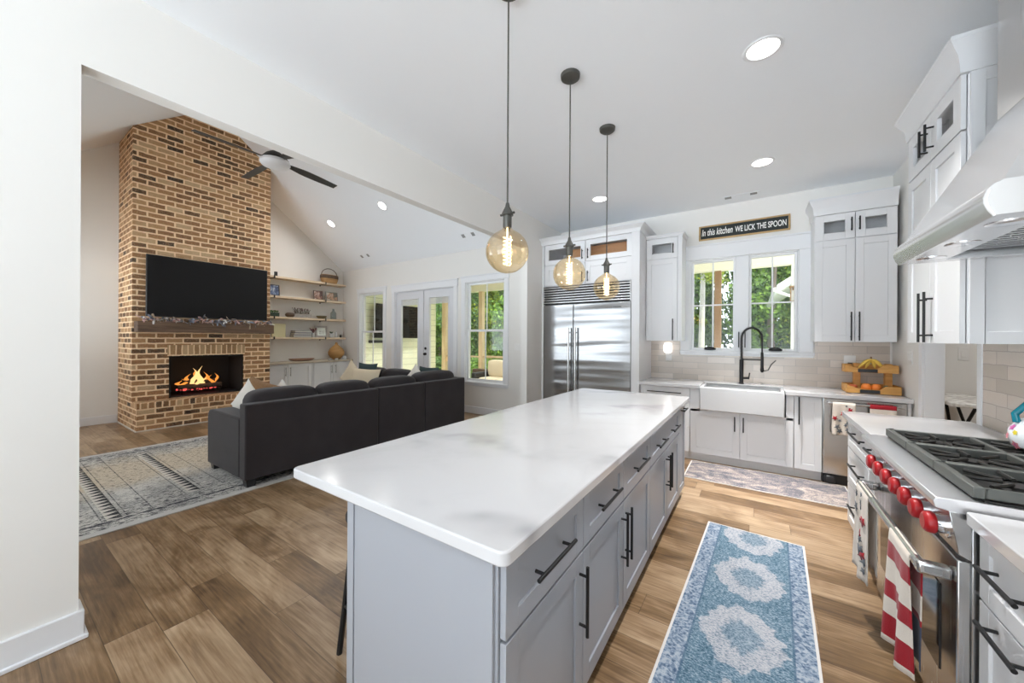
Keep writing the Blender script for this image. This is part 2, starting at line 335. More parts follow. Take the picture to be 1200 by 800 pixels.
def rugmat(name, kind):
    m = mat(name, (.3, .35, .4), .95, 0, .15); t = NT(m); o = t.obj(); s = t.sep(o)
    fine = t.noise(t.mapv(o, (60, 150, 1)), 1., 3, .7); mid = t.noise(o, 16., 4, .65); big = t.noise(o, 3.2, 3, .6)
    vor = t.n('ShaderNodeTexVoronoi', {'Vector': o, 'Scale': 55.}).outputs[0]
    if kind == 'blue':
        fine = t.noise(t.mapv(o, (75, 130, 1)), 1., 3, .75); blot = t.noise(o, 26., 3, .7)
        ax = t.math('ABSOLUTE', s[0])
        yy = t.math('SUBTRACT', t.math('FLOORED_MODULO', t.math('ADD', s[1], 10.26), .54), .27)
        ang = t.math('ARCTAN2', yy, s[0]); sc_ = t.math('MULTIPLY', t.math('SINE', t.math('MULTIPLY', ang, 14.)), .05)
        d = t.math('POWER', t.math('ADD', t.math('POWER', t.math('DIVIDE', ax, .19), 1.6), t.math('POWER', t.math('DIVIDE', t.math('ABSOLUTE', yy), .245), 1.6)), .625)
        d = t.math('ADD', t.math('ADD', d, sc_), t.math('MULTIPLY', t.math('SUBTRACT', mid, .5), .55))
        inm = t.math('SUBTRACT', 1., t.smooth(d, .90, .97)); core = t.math('SUBTRACT', 1., t.smooth(d, .36, .52))
        ff = t.math('ADD', t.math('ADD', t.math('MULTIPLY', fine, .72), t.math('MULTIPLY', big, .12)), t.math('MULTIPLY', blot, .16))
        field = t.ramp(ff, [(.41, (.045, .095, .14)), (.5, (.12, .20, .265)), (.59, (.30, .36, .42))])
        med = t.ramp(ff, [(.40, (.13, .18, .23)), (.48, (.34, .36, .40)), (.58, (.47, .465, .49))])
        c = t.mix(inm, field, med); c = t.mix(t.math('MULTIPLY', core, .8), c, field)
        bord = t.smooth(ax, .205, .212)
        bp = t.ramp(t.math('ADD', t.math('ADD', t.math('MULTIPLY', t.noise(o, 34., 2, .6, 1.5), .5), t.math('MULTIPLY', fine, .4)), t.math('MULTIPLY', vor, .2)), [(.43, (.06, .10, .17)), (.55, (.20, .26, .34)), (.63, (.36, .40, .46))])
        c = t.mix(bord, c, bp)
        ln = t.math('MULTIPLY', t.smooth(ax, .199, .202), t.math('SUBTRACT', 1., t.smooth(ax, .208, .211)))
        c = t.mix(t.math('MULTIPLY', ln, .6), c, (.06, .11, .18))
    elif kind == 'grey':
        wv = t.noise(t.mapv(o, (4.5, 6, 1)), 1., 4, .6, 1.4); fine = t.noise(t.mapv(o, (90, 110, 1)), 1., 3, .75)
        f = t.math('ADD', t.math('MULTIPLY', fine, .5), t.math('MULTIPLY', wv, .5))
        c = t.ramp(f, [(.40, (.08, .08, .10)), (.48, (.17, .16, .175)), (.54, (.30, .25, .225)), (.62, (.50, .43, .38))])
    else:
        ax = t.math('ABSOLUTE', s[0])
        dash = t.noise(t.mapv(o, (60, 17, 1)), 1., 4, .75); tex = t.noise(t.mapv(o, (90, 50, 1)), 1., 2, .6)
        cen = t.math('SUBTRACT', 1., t.smooth(t.math('ADD', t.math('ABSOLUTE', t.math('ADD', s[0], .30)), t.math('MULTIPLY', t.math('SUBTRACT', big, .5), .8)), .25, .85))
        base = t.mix(cen, t.ramp(t.math('ADD', t.math('MULTIPLY', big, .5), t.math('MULTIPLY', tex, .5)), [(.42, (.36, .35, .335)), (.56, (.62, .595, .55))]), t.ramp(tex, [(.4, (.50, .42, .32)), (.6, (.64, .55, .43))]))
        den = t.math('SUBTRACT', .56, t.math('MULTIPLY', t.smooth(ax, .35, 1.2), .06))
        mk = t.smooth(dash, den, t.math('ADD', den, .03))
        c = t.mix(t.math('MULTIPLY', mk, .88), base, (.05, .05, .06))
        def band(y0, y1, x1=1.12):
            a = t.math('MULTIPLY', t.smooth(s[1], y0, y0+.003), t.math('SUBTRACT', 1., t.smooth(s[1], y1, y1+.003)))
            return t.math('MULTIPLY', a, t.math('SUBTRACT', 1., t.smooth(ax, x1, x1+.01)))
        for y0, x1 in ((-1.865, 1.12), (-1.325, .95)):
            z = band(y0, y0+.085, x1); tri = t.math('PINGPONG', s[0], .045); pat = t.smooth(t.math('SUBTRACT', t.math('MULTIPLY', tri, 1.9), t.math('SUBTRACT', s[1], y0)), -.008, .008)
            pz = t.mix(pat, (.035, .035, .04), (.62, .58, .52)); c = t.mix(t.math('MULTIPLY', z, t.smooth(dash, .36, .44)), c, pz)
            for ly in (y0-.03, y0+.11, y0+.26): c = t.mix(t.math('MULTIPLY', band(ly, ly+.007, x1), t.smooth(dash, .42, .5)), c, (.06, .06, .07))
        st = t.math('MULTIPLY', t.smooth(ax, 1.135, 1.14), t.math('SUBTRACT', 1., t.smooth(ax, 1.165, 1.17)))
        c = t.mix(t.math('MULTIPLY', st, t.smooth(mid, .42, .5)), c, (.05, .05, .06))
        edge = t.math('MAXIMUM', t.smooth(ax, 1.285, 1.29), t.smooth(t.math('ABSOLUTE', s[1]), 2.125, 2.129)); c = t.mix(edge, c, (.52, .50, .48))
    t.color(c); t.bump(fine, .5, .004); return m
def sidingmat():
    m = mat('cream_siding', (.90, .92, .70), .7); t = NT(m); p = t.sep(t.pos())
    fr = t.math('FRACT', t.math('DIVIDE', p[2], .17)); ln = t.math('LESS_THAN', fr, .07)
    t.color(t.mix(ln, (.90, .92, .70), (.55, .57, .40))); t.bump(fr, .6, .02); return m
SIDING = sidingmat()

# ------------------------------------------------------------------ structure
HZ = 3.225; YW = 5.5; RX = 1.22; LX = -9.05; DX = -2.7; SL = .77; RY = 2.445; RZ = 3.2 + SL*(5.5-RY)
def holes(mb, u0, u1, z0, z1, hs, put):
    us = sorted({u0, u1, *[h[0] for h in hs], *[h[1] for h in hs]}); zs = sorted({z0, z1, *[h[2] for h in hs], *[h[3] for h in hs]})
    for a, b in zip(us, us[1:]):
        for c, d in zip(zs, zs[1:]):
            m = ((a+b)/2, (c+d)/2)
            if not any(h[0] < m[0] < h[1] and h[2] < m[1] < h[3] for h in hs): put(a, b, c, d)
struct(MB().box(-9.3, 3.4, -3.2, 5.66, -.12, 0), 'floor', FLOOR, 'brown wood plank floor running through kitchen and living room', 'floor')
struct(MB().box(DX-.1, 3.4, -3.2, 5.66, HZ, HZ+.15), 'ceiling', CEIL, 'flat pale grey ceiling over the kitchen', 'ceiling')
cv = MB()
yl = RY - (5.5-RY)
cv.prism([(5.66, 3.2-SL*.16), (RY, RZ), (RY, RZ+.18), (5.66, 3.38-SL*.16)], 'x', -9.2, DX-.1)
cv.prism([(yl-.16, 3.2-SL*.16), (yl-.16, 3.38-SL*.16), (RY, RZ+.18), (RY, RZ)], 'x', -9.2, DX-.1)
struct(cv, 'ceiling_vault', CEIL, 'vaulted grey ceiling sloping up over the living room', 'ceiling')
wb = MB()
WK = (-.745, .43, 1.31, 2.535); W2 = (-8.28, -7.36, .62, 2.57); W3 = (-4.79, -3.85, .62, 2.57); DR = (-6.94, -5.10, 0, 2.52)
holes(wb, -9.2, 3.4, 0, HZ, [WK, W2, W3, DR], lambda a, b, c, d: wb.box(a, b, YW, YW+.16, c, d))
struct(wb, 'wall_back', WALL, 'long warm white back wall with the kitchen window and french doors', 'wall')
wl = MB().prism([(yl-.16, 0), (5.66, 0), (5.66, 3.2-SL*.16), (RY, RZ), (yl-.16, 3.2-SL*.16)], 'x', LX-.15, LX)
struct(wl, 'wall_left', WALL, 'gabled warm white wall behind the brick fireplace', 'wall')
wf = MB(); FW = [(-8.9, -6.95, 1.0, 2.6), (-6.85, -5.05, 1.0, 2.6), (-4.95, -3.0, 1.0, 2.6)]
holes(wf, -9.2, DX-.1, 0, 3.2, FW, lambda a, b, c, d: wf.box(a, b, yl-.16, yl, c, d))
struct(wf, 'wall_front', WALL, 'living room wall with three openings facing the front yard', 'wall')
wd = MB().box(DX-.1, DX, -3.2, .30, 0, HZ).box(DX-.1, DX, .30, 4.42, 2.76, HZ).box(DX-.1, DX, 4.42, YW, 0, HZ)
wd.prism([(yl, HZ), (5.5, HZ), (RY, RZ+.02)], 'x', DX-.1, DX)
struct(wd, 'wall_divider', WALL, 'warm white wall and header framing the wide opening to the living room', 'wall')
wr = MB(); holes(wr, -3.2, YW, 0, HZ, [(3.65, 4.62, 0, 2.45)], lambda a, b, c, d: wr.box(RX, RX+.12, a, b, c, d))
struct(wr, 'wall_right', WALL, 'kitchen wall behind the range with the laundry doorway', 'wall')
struct(MB().box(3.2, 3.32, 2.6, 5.5, 0, HZ).box(RX+.12, 3.2, 2.6, 2.72, 0, HZ), 'wall_laundry', WALL, 'pale wall of the laundry room behind the doorway', 'wall')
def casing(mb, h, yf, head, side, sill=None, t=.022):
    a, b, c, d = h
    mb.box(a-side[0], a, yf-t, yf, c, d); mb.box(b, b+side[1], yf-t, yf, c, d)
    mb.box(a-side[0]-.012, b+side[1]+.012, yf-t-.006, yf, d, d+head); mb.box(a-side[0]-.02, b+side[1]+.02, yf-t-.02, yf, d+head-.022, d+head)
    if sill: mb.box(a-side[0]-.01, b+side[1]+.01, yf-t-.025, yf, c-.03, c+.0); mb.box(a-side[0], b+side[1], yf-t, yf, c-sill, c-.03)
    mb.box(a, a+.012, yf, YW+.1, c, d); mb.box(b-.012, b, yf, YW+.1, c, d); mb.box(a+.012, b-.012, yf, YW+.1, d-.012, d); mb.box(a+.012, b-.012, yf, YW+.1, c, c+.012)
def pane(x0, x1, z0, z1, y, par): MB().box(x0, x1, y-.003, y+.003, z0, z1).build('glass_pane', GLASS, par)
# kitchen casement window
k = thing('window_1', 'white double casement window above the farmhouse sink', 'window', (0, 0, 0)); k['kind'] = 'structure'
m_ = MB(); casing(m_, WK, YW, .195, (.11, .135), .06); m_.build('window_frame', TRIMW, k, .004)
MB().box(-.215, -.07, YW-.015, YW+.1, 1.322, 2.523).build('center_mullion', TRIMW, k, .004)
for a, b in ((-.733, -.215), (-.07, .418)):
    s = MB(); y0, y1 = YW+.045, YW+.085; f = .028
    s.box(a, a+f, y0, y1, 1.322, 2.523).box(b-f, b, y0, y1, 1.322, 2.523).box(a+f, b-f, y0, y1, 1.322, 1.322+f).box(a+f, b-f, y0, y1, 2.523-f, 2.523)
    mx = (a+b)/2; s.box(mx-.009, mx+.009, y0+.005, y1-.008, 1.35, 2.495); s.box(a+f, b-f, y0+.006, y1-.01, 1.912, 1.93)
    sh = s.build('sash', TRIMW, k, .003); pane(a+f, b-f, 1.35, 2.495, YW+.066, sh)
for x in (-.50, .205):
    MB().soft(x-.07, x+.07, YW-.045, YW+.02, 1.322, 1.352, 4, 6).tube([(x-.055, YW-.03, 1.355), (x, YW-.035, 1.362), (x+.05, YW-.03, 1.35)], .008, 8).build('crank_handle', BLACK, k)
for x in (-.175, -.108): MB().box(x-.006, x+.006, YW-.035, YW-.016, 1.36, 1.56).build('sash_lock', BLACK, k, .003)
def sashwin(name, label, h):
    k = thing(name, label, 'window'); k['kind'] = 'structure'; a, b, c, d = h
    m_ = MB(); casing(m_, h, YW, .12, (.10, .10), .075); m_.build('window_frame', TRIMW, k, .004)
    zm = 1.615
    for z0, z1, y0 in ((c+.012, zm+.02, YW+.035), (zm-.02, d-.012, YW+.07)):
        s = MB(); f = .042; x0, x1 = a+.012, b-.012; y1 = y0+.032
        s.box(x0, x0+f, y0, y1, z0, z1).box(x1-f, x1, y0, y1, z0, z1).box(x0+f, x1-f, y0, y1, z0, z0+f).box(x0+f, x1-f, y0, y1, z1-f, z1)
        mx = (x0+x1)/2; s.box(mx-.009, mx+.009, y0+.006, y1-.006, z0+f, z1-f)
        sh = s.build('sash', TRIMW, k, .003); pane(x0+f, x1-f, z0+f, z1-f, y0+.016, sh)
sashwin('window_2', 'white sash window left of the french doors', W2)
sashwin('window_3', 'white sash window between the french doors and the kitchen', W3)
k = thing('door_1', 'white glazed french doors leading out to the porch', 'door'); k['kind'] = 'structure'
m_ = MB(); casing(m_, DR, YW, .15, (.10, .10)); m_.build('door_frame', TRIMW, k, .004)
DOORP = mat('door_paint', (.70, .71, .74), .4); BLIND = mat('raised_blind', (.66, .66, .68), .6)
for i, (a, b) in enumerate(((-6.925, -6.028), (-6.012, -5.115))):
    s = MB(); y0, y1 = YW+.03, YW+.075; f = .17
    s.box(a, a+f, y0, y1, .015, 2.505).box(b-f, b, y0, y1, .015, 2.505).box(a+f, b-f, y0, y1, .015, .28).box(a+f, b-f, y0, y1, 2.33, 2.505)
    s.box(a+f-.02, a+f, y0-.012, y0, .26, 2.35).box(b-f, b-f+.02, y0-.012, y0, .26, 2.35).box(a+f, b-f, y0-.012, y0, 2.33, 2.35)
    lf = s.build('door_leaf', DOORP, k, .004); pane(a+f, b-f, .28, 2.33, YW+.05, lf)
    bl = MB()
    for q in range(7): bl.box(a+f+.005, b-f-.005, y0-.002, y0+.012, 2.20+q*.018, 2.20+q*.018+.012)
    bl.build('raised_blind', BLIND, lf)
    if i:
        MB().lathe([(.0, -.01), (.028, -.01), (.028, .012), (0, .012)], (a+.06, y0-.006, 1.24), 16, axis='y').build('deadbolt', BLACK, lf)
        MB().lathe([(.0, -.06), (.02, -.055), (.03, -.035), (.012, -.02), (.012, 0), (.03, 0), (.03, .006), (0, .006)], (a+.06, y0-.004, 1.12), 16, axis='y').build('door_knob', BLACK, lf)
def bb(name, label, boxes):
    m = MB()
    for b in boxes: m.box(*b)
    struct(m, name, TRIMW, label, 'baseboard', .004)
bb('baseboard_pier', 'tall white baseboard wrapping the end of the near wall', [(DX-.12, DX+.018, -3.2, .318, 0, .135), (DX-.125, DX+.03, -3.2, .33, 0, .02)])
bb('baseboard_left', 'white baseboard left of the brick fireplace', [(LX, LX+.018, yl, 1.42, 0, .135)])
bb('baseboard_back', 'white baseboard under the living room windows', [(-8.5, DR[0]-.1, YW-.018, YW, 0, .135), (DR[1]+.1, DX-.1, YW-.018, YW, 0, .135)])
bb('baseboard_jamb', 'white baseboard beside the refrigerator surround', [(DX, DX+.018, 4.42, 4.84, 0, .135), (DX-.118, DX+.018, 4.402, 4.42, 0, .135)])
t1 = MB().box(RX-.018, RX, 3.60, 3.66, 0, 2.52).box(RX-.018, RX, 4.61, 4.68, 0, 2.52).box(RX-.018, RX, 3.60, 4.68, 2.45, 2.53).box(RX, RX+.12, 3.65, 3.662, 0, 2.45).box(RX, RX+.12, 4.608, 4.62, 0, 2.45)
struct(t1, 'trim_1', TRIMW, 'white casing around the laundry doorway', 'door trim', .003)
struct(MB().box(-1.25, 1.2, YW-.012, YW, .915, 1.252).box(-1.25, -.868, YW-.012, YW, 1.252, 1.46).box(.58, 1.2, YW-.012, YW, 1.252, 1.46), 'wall_backsplash', TILE, 'pinkish beige glazed tile backsplash under the kitchen window', 'backsplash')
struct(MB().box(RX-.012, RX, -.6, 3.60, .915, 1.95), 'wall_backsplash_right', TILE, 'beige glazed tile backsplash behind the range', 'backsplash')
struct(MB().box(1.9, 2.7, YW-.03, YW-.001, 0, 2.1), 'door_2', mat('grey_door', (.16, .165, .17), .5), 'dark grey door at the back of the laundry room', 'door')

# ------------------------------------------------------------------ exterior
GRASS = mat('lawn', (.30, .42, .06), .95); t = NT(GRASS); t.color(t.ramp(t.noise(t.pos(), 3., 5), [(.35, (.14, .24, .04)), (.7, (.42, .52, .10))]))
struct(MB().box(-45, 35, 8.8, 60, -.9, -.75), 'ground', GRASS, 'sunlit green lawn beyond the porch', 'ground')
struct(MB().box(-9.3, 3.4, 5.66, 8.7, -.2, -.06), 'floor_porch', woodmat('deck_boards', (.62, .56, .48), (.75, .69, .6), (2, 12, 2)), 'pale porch deck outside the french doors', 'floor')
PCEIL = mat('porch_ceiling_paint', (.88, .86, .74), .8)
struct(MB().box(-9.3, 3.4, 5.66, 8.75, 3.12, 3.25), 'ceiling_porch', PCEIL, 'cream porch ceiling outside the windows', 'ceiling')
struct(MB().box(-9.3, 1.2, 8.42, 8.58, 2.86, 3.12), 'trim_porch_beam', PCEIL, 'cream beam along the outer edge of the porch roof', 'beam')
struct(MB().box(-8.75, -8.6, 5.66, 8.42, -.06, 3.12), 'wall_porch', SIDING, 'pale yellow lap siding wall at the end of the porch', 'wall')
def post(x, wd, m, label, z1=2.86):
    o = solo(MB().box(-wd/2, wd/2, -wd/2, wd/2, 0, z1+.06).box(-wd/2-.015, wd/2+.015, -wd/2-.015, wd/2+.015, 0, .16), 'porch_post', m, label, 'post', (x, 8.5, -.06), group='porch posts', bevel=.005)
post(-8.25, .16, PINE, 'bare pine porch post at the end of the siding wall')
post(-6.77, .135, PINE, 'bare pine porch post seen through the right sash window')
post(-.635, .12, POSTB, 'brown stained porch post seen through the sink window')
r = thing('porch_railing', 'bare pine railing between the porch posts', 'railing', (-8.17, 8.5, -.06))
MB().box(0, 1.33, -.045, .045, .96, 1.0).build('top_rail', PINE, r); MB().box(0, 1.33, -.02, .02, .16, .24).build('bottom_rail', PINE, r)
for i in range(2): MB().box(.35+i*.5, .39+i*.5, -.02, .02, .24, .96).build('baluster', PINE, r)
r = thing('porch_railing', 'bare pine railing behind the outdoor sofa', 'railing', (-6.7, 8.5, -.06))
MB().box(0, 5.9, -.045, .045, .96, 1.02).build('top_rail', PINE, r); MB().box(0, 5.9, -.02, .02, .5, .57).build('middle_rail', PINE, r); MB().box(0, 5.9, -.02, .02, .16, .24).build('bottom_rail', PINE, r)
o = thing('outdoor_sofa', 'brown rattan porch sofa with cream cushions seen through right sash window', 'outdoor sofa', (-6.0, 7.85, -.06))
MB().box(-.75, 1.1, -.4, .35, .05, .36).build('frame', RATTAN, o, .02); MB().box(-.75, 1.1, .2, .36, .36, .66).build('back_frame', RATTAN, o, .02)
MB().box(-.27, -.13, -.42, .3, .36, .62).build('armrest', BLACKP, o, .03)
for x in (-.1, .5): MB().soft(x, x+.58, -.4, .2, .36, .5, 5).build('seat_cushion', CREAM, o); MB().soft(x, x+.58, .05, .24, .48, .95, 5).build('back_cushion', CREAM, o)
tv = thing('outdoor_television', 'black television tilted on the porch siding wall', 'television', (-8.6, 6.78, 1.96))
MB().box(.2, .26, -.80, .80, -.46, .46).move(Matrix.Rotation(R(9), 4, 'Y')).build('screen', SCREEN, tv, .006); MB().box(0, .2, -.1, .1, -.1, .1).build('wall_mount', BLACKP, tv)
solo(MB().box(0, .09, -.45, .45, 0, .07), 'soundbar', BLACKP, 'slim black soundbar mounted below the porch television', 'soundbar', (-8.6, 6.4, 1.33), bevel=.01)
HW = mat('house_white', (.85, .85, .83), .7)
h = thing('white_gable_building', 'white gabled outbuilding seen at right of the sink window', 'building', (.62, 9.6, -.27))
MB().box(.25, 5, .1, 4, -.45, 2.9).prism([(.25, 2.9), (5, 2.9), (2.6, 4.6)], 'y', .1, 4).build('wall', HW, h)
MB().prism([(-.25, 2.75), (-.25, 2.87), (2.6, 4.87), (2.6, 4.72)], 'y', -.35, 4.2).prism([(2.6, 4.72), (2.6, 4.87), (5.4, 2.87), (5.4, 2.75)], 'y', -.35, 4.2).build('roof', mat('roof_trim', (.8, .8, .78), .7), h)
MB().tube([(-.28, -.3, 2.78), (-.28, 4.1, 2.78)], .05, 8).tube([(-.26, -.2, 2.75), (.1, -.1, 2.6), (.22, .05, 2.5), (.22, .05, .1)], .03, 8).build('gutter', TRIMW, h)
solo(MB().box(-.05, .05, -.05, .05, 0, 3.2), 'white_post', TRIMW, 'white square post outside the right side of sink window', 'post', (.60, 8.5, -.06))
ln_ = thing('wall_lantern', 'brown box lantern hung on the white post outside', 'lantern', (.575, 8.38, 2.18))
f = MB()
for sx in (-.045, .035):
    for sy in (-.045, .035): f.box(sx, sx+.012, sy, sy+.012, 0, .24)
f.box(-.055, .055, -.055, .055, .24, .27).box(-.05, .05, -.05, .05, -.02, 0).box(-.01, .01, .04, .08, .2, .24).build('frame', POSTB, ln_)
MB().box(-.033, .033, -.033, .033, .0, .24).build('glass', GLASS, ln_)
# trees beyond the porch
BARK = woodmat('bark', (.12, .09, .07), (.25, .2, .16), (8, 8, 1)); BIRCH = woodmat('pale_bark', (.34, .33, .30), (.5, .48, .45), (8, 8, 2))
def leafm(name, c): 
    m = mat(name, c, .6); m.node_tree.nodes['Principled BSDF'].inputs['Transmission Weight'].default_value = 0
    t = NT(m); oi = t.n('ShaderNodeNewGeometry').outputs['Random Per Island']
    d = tuple(x*.35 for x in c); l = (min(1, c[0]*2.1), min(1, c[1]*1.7), c[2]*1.3); t.color(t.ramp(oi, [(0, d), (.5, c), (1, l)])); return m
LEAVES = [leafm('leaf_green', (.11, .22, .035)), leafm('leaf_yellow_green', (.26, .36, .05)), leafm('leaf_dark', (.06, .13, .03))]
crowns = []
for q in range(3):
    m = MB()
    clumps = [(Vector((random.uniform(-1, 1), random.uniform(-1, 1), random.uniform(-3, 3)))) for _ in range(95)]
    for i in range(9000):
        c = random.choice(clumps); p = c + Vector((random.gauss(0, .16), random.gauss(0, .16), random.gauss(0, .16)))
        a = Vector((random.gauss(0, 1), random.gauss(0, 1), random.gauss(0, .6))).normalized(); b = a.orthogonal().normalized(); s = random.uniform(.045, .10)
        b = (Matrix.Rotation(random.uniform(0, 6.28), 3, a) @ b); e = a.cross(b)
        m.quad(p-b*s, p-e*s*.5, p+b*s, p+e*s*.5)
    o = m.build('foliage', LEAVES[q]); crowns.append(o.data); bpy.data.objects.remove(o)
def tree(x, y, hgt, wd, q, label, trunk=BARK, tr=.13, low=.0):
    t = thing('tree', label, 'tree', (x, y, -.75), R(90*random.randrange(4)), 'trees beyond the porch')
    MB().tube([(0, 0, 0), (.08, .03, hgt*.35), (-.05, .05, hgt*.7), (0, 0, hgt*.92)], [tr, tr*.8, tr*.55, tr*.2], 8).build('trunk', trunk, t)
    o = bpy.data.objects.new('foliage', crowns[q]); COL.objects.link(o); o.parent = t
    o.scale = (wd, wd, (hgt-low)/6.4); o.location = (0, 0, low+(hgt-low)/2)
nm = ['mid green leafy tree', 'yellow green sunlit tree', 'dark green dense tree']
rows = (('nearest', 15.6, -20.5, 3.5, 8, 7.5, 1.15), ('second', 19.0, -22.6, 3.7, 8, 9.5, 1.2), ('third', 22.7, -24.5, 4.2, 8, 12, 1.36), ('fourth', 27.0, -28.5, 4.9, 8, 15, 1.55), ('farthest', 33.5, -36, 6.2, 8, 19, 2.1))
ordn = ['far left end', 'second tree from the left', 'third tree from the left', 'fourth tree from the left', 'fourth tree from the right', 'third tree from the right', 'second tree from the right', 'far right end']
for ri, (rn_, y, xs, st_, n_, hh, wd) in enumerate(rows):
    for i in range(n_):
        q = (i*2+ri*5 + (i*i) % 3) % 3
        if ri >= 3: q = 2 if i % 2 else 0
        tree(xs+i*st_+random.uniform(-.08, .08), y+random.uniform(-.08, .08), hh, wd, q, nm[q] + ' in the %s row beyond the porch, %s' % (rn_, ordn[i]))
tree(-1.16, 10.4, 6.2, .5, 1, 'slim pale barked tree at left of the sink window', BIRCH, .09, 3.6)
def shrub(x, y, s, q, label):
    t = thing('shrub', label, 'shrub', (x, y, -.75), 0, 'shrubs at the lawn edge')
    MB().tube([(0, 0, 0), (0, 0, s*.6)], .03, 6).build('stem', BARK, t)
    o = bpy.data.objects.new('foliage', crowns[q]); COL.objects.link(o); o.parent = t; o.scale = (s, s, s*.22); o.location = (0, 0, s*.7)
for x, y, s, q, l in ((-3.0, 11.6, 1.0, 2, 'low dark shrub left of the pale barked tree'), (-.45, 12.0, .62, 0, 'green shrub behind the brown porch post'), (-9.2, 11.4, 1.0, 0, 'green shrub beyond the porch railing at left'), (-6.4, 11.4, 1.0, 2, 'dark shrub behind the outdoor sofa'), (-11.9, 11.6, 1.0, 2, 'dark shrub far beyond the siding wall corner')): shrub(x, y, s, q, l)

# ------------------------------------------------------------------ cabinet helpers (local frame: front at y=0 facing -y, width along x)
def shaker(par, name, x0, x1, z0, z1, m, fr=.065, th=.02, glass=False, y=0.):
    s = MB(); a = .5*min(fr, (z1-z0)*.55)*2 if False else fr
    fz = min(fr, (z1-z0)*.27)
    s.box(x0, x0+fr, y, y+th, z0, z1).box(x1-fr, x1, y, y+th, z0, z1).box(x0+fr, x1-fr, y, y+th, z0, z0+fz).box(x0+fr, x1-fr, y, y+th, z1-fz, z1)
    if not glass: s.box(x0+fr, x1-fr, y+.008, y+th, z0+fz, z1-fz)
    o = s.build(name, m, par, .0015, seg=1)
    if glass: MB().box(x0+fr, x1-fr, y+.009, y+.013, z0+fz, z1-fz).build('glass_pane', GLASS, o)
    return o
def pull(par, x, z, L, vert=False, y=0., off=.032, r=.0065, m=None):
    s = MB()
    if vert: s.tube([(x, y-off, z-L/2), (x, y-off, z+L/2)], r, 10); e = [(x, z-L*.36), (x, z+L*.36)]
    else: s.tube([(x-L/2, y-off, z), (x+L/2, y-off, z)], r, 10); e = [(x-L*.36, z), (x+L*.36, z)]
    for a, b in e: s.tube([(a, y, b), (a, y-off, b)], r*.85, 8)
    return s.build('handle', m or BLACK, par)
def crown(par, x0, x1, y0, y1, z0, z1, p, m=WHITE, left=1, right=1):
    prof = [(.0, z0), (.008, z0), (.012, z0+.25*(z1-z0)), (.35*p, z0+.5*(z1-z0)), (.75*p, z0+.72*(z1-z0)), (p*.95, z0+.86*(z1-z0)), (p, z0+.88*(z1-z0)), (p, z1)]
    rings = [[(x0-o*left, y0-o, z), (x1+o*right, y0-o, z), (x1+o*right, y1, z), (x0-o*left, y1, z)] for o, z in prof]
    return MB().loft(rings).build('crown_molding', m, par, smooth=25)
def carcass(par, x0, x1, y0, y1, z0, z1, m=WHITE, open_from=None):
    t = .018; s = MB()
    if open_from is None: s.box(x0, x1, y0, y1, z0, z1)
    else:
        s.box(x0, x1, y0, y1, z0, open_from); s.box(x0, x0+t, y0, y1, open_from, z1).box(x1-t, x1, y0, y1, open_from, z1).box(x0+t, x1-t, y1-t, y1, open_from, z1).box(x0+t, x1-t, y0, y1-t, z1-t, z1)
    return s.build('carcass', m, par, .0015, seg=1)

# ------------------------------------------------------------------ island
isl = thing('kitchen_island', 'long grey shaker kitchen island cabinets with black bar pulls', 'kitchen island', (-.545, .785, 0), R(90))
MB().box(.0, 2.97, .021, .655, .09, .873).build('carcass', GREY, isl, .002)
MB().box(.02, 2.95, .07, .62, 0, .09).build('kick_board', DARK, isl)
MB().box(-.012, .0, .03, .647, .0, .873).build('end_panel', GREY, isl, .002); MB().box(-.012, 2.97, .655, .692, 0, .873).build('back_panel', GREY, isl, .002)
ys = [.006, .532, 1.045, 1.60, 2.65]
for i in range(4):
    a, b = ys[i]+.003, ys[i+1]-.003
    d = shaker(isl, 'drawer', a, b, .648, .862, GREY, .06)
    if i < 3: pull(d, (a+b)/2+(.0 if i else -.01), .755, .26)
    else: pull(d, a+.27, .745, .26); pull(d, b-.27, .745, .26)
for a, b, hx in ((ys[0], ys[1], ys[1]-.035), (ys[1], ys[2], ys[2]-.035), (ys[2], ys[3], ys[2]+.035), (ys[3], 2.125, 2.09), (2.125, ys[4], 2.16)):
    d = shaker(isl, 'door', a+.003, b-.003, .095, .638, GREY, .065); pull(d, hx, .475, .26, True)
d = shaker(isl, 'door', 2.655, 2.95, .095, .862, GREY, .05); pull(d, 2.80, .825, .18)
def slab(mb, x0, x1, y0, y1, z0, z1, r, n=6):
    pts = []
    for cx, cy, a0 in ((x1-r, y1-r, 0), (x0+r, y1-r, 90), (x0+r, y0+r, 180), (x1-r, y0+r, 270)):
        for i in range(n+1): a = R(a0+90*i/n); pts.append((cx+r*math.cos(a), cy+r*math.sin(a)))
    return mb.prism(pts, 'z', z0, z1)
solo(slab(MB(), -1.59, -.513, .743, 3.79, .875, .915, .028), 'worktop', QUARTZ, 'white veined quartz worktop on the grey island', 'worktop', bevel=.005)
st = thing('counter_stool', 'black metal counter stool tucked behind the island', 'stool', (-1.42, 1.12, 0))
SEAT = mat('black_seat', (.03, .028, .027), .6)
MB().soft(-.17, .17, -.17, .17, .60, .66, 5).build('seat', SEAT, st)
for sx in (-1, 1):
    for sy in (-1, 1): MB().tube([(sx*.12, sy*.12, .61), (sx*.165, sy*.165, .0)], .013, 8).build('leg', BLACK, st)
MB().tube([(-.15, -.15, .22), (.15, -.15, .22), (.15, .15, .22), (-.15, .15, .22), (-.15, -.15, .22)], .009, 8).build('foot_ring', BLACK, st)

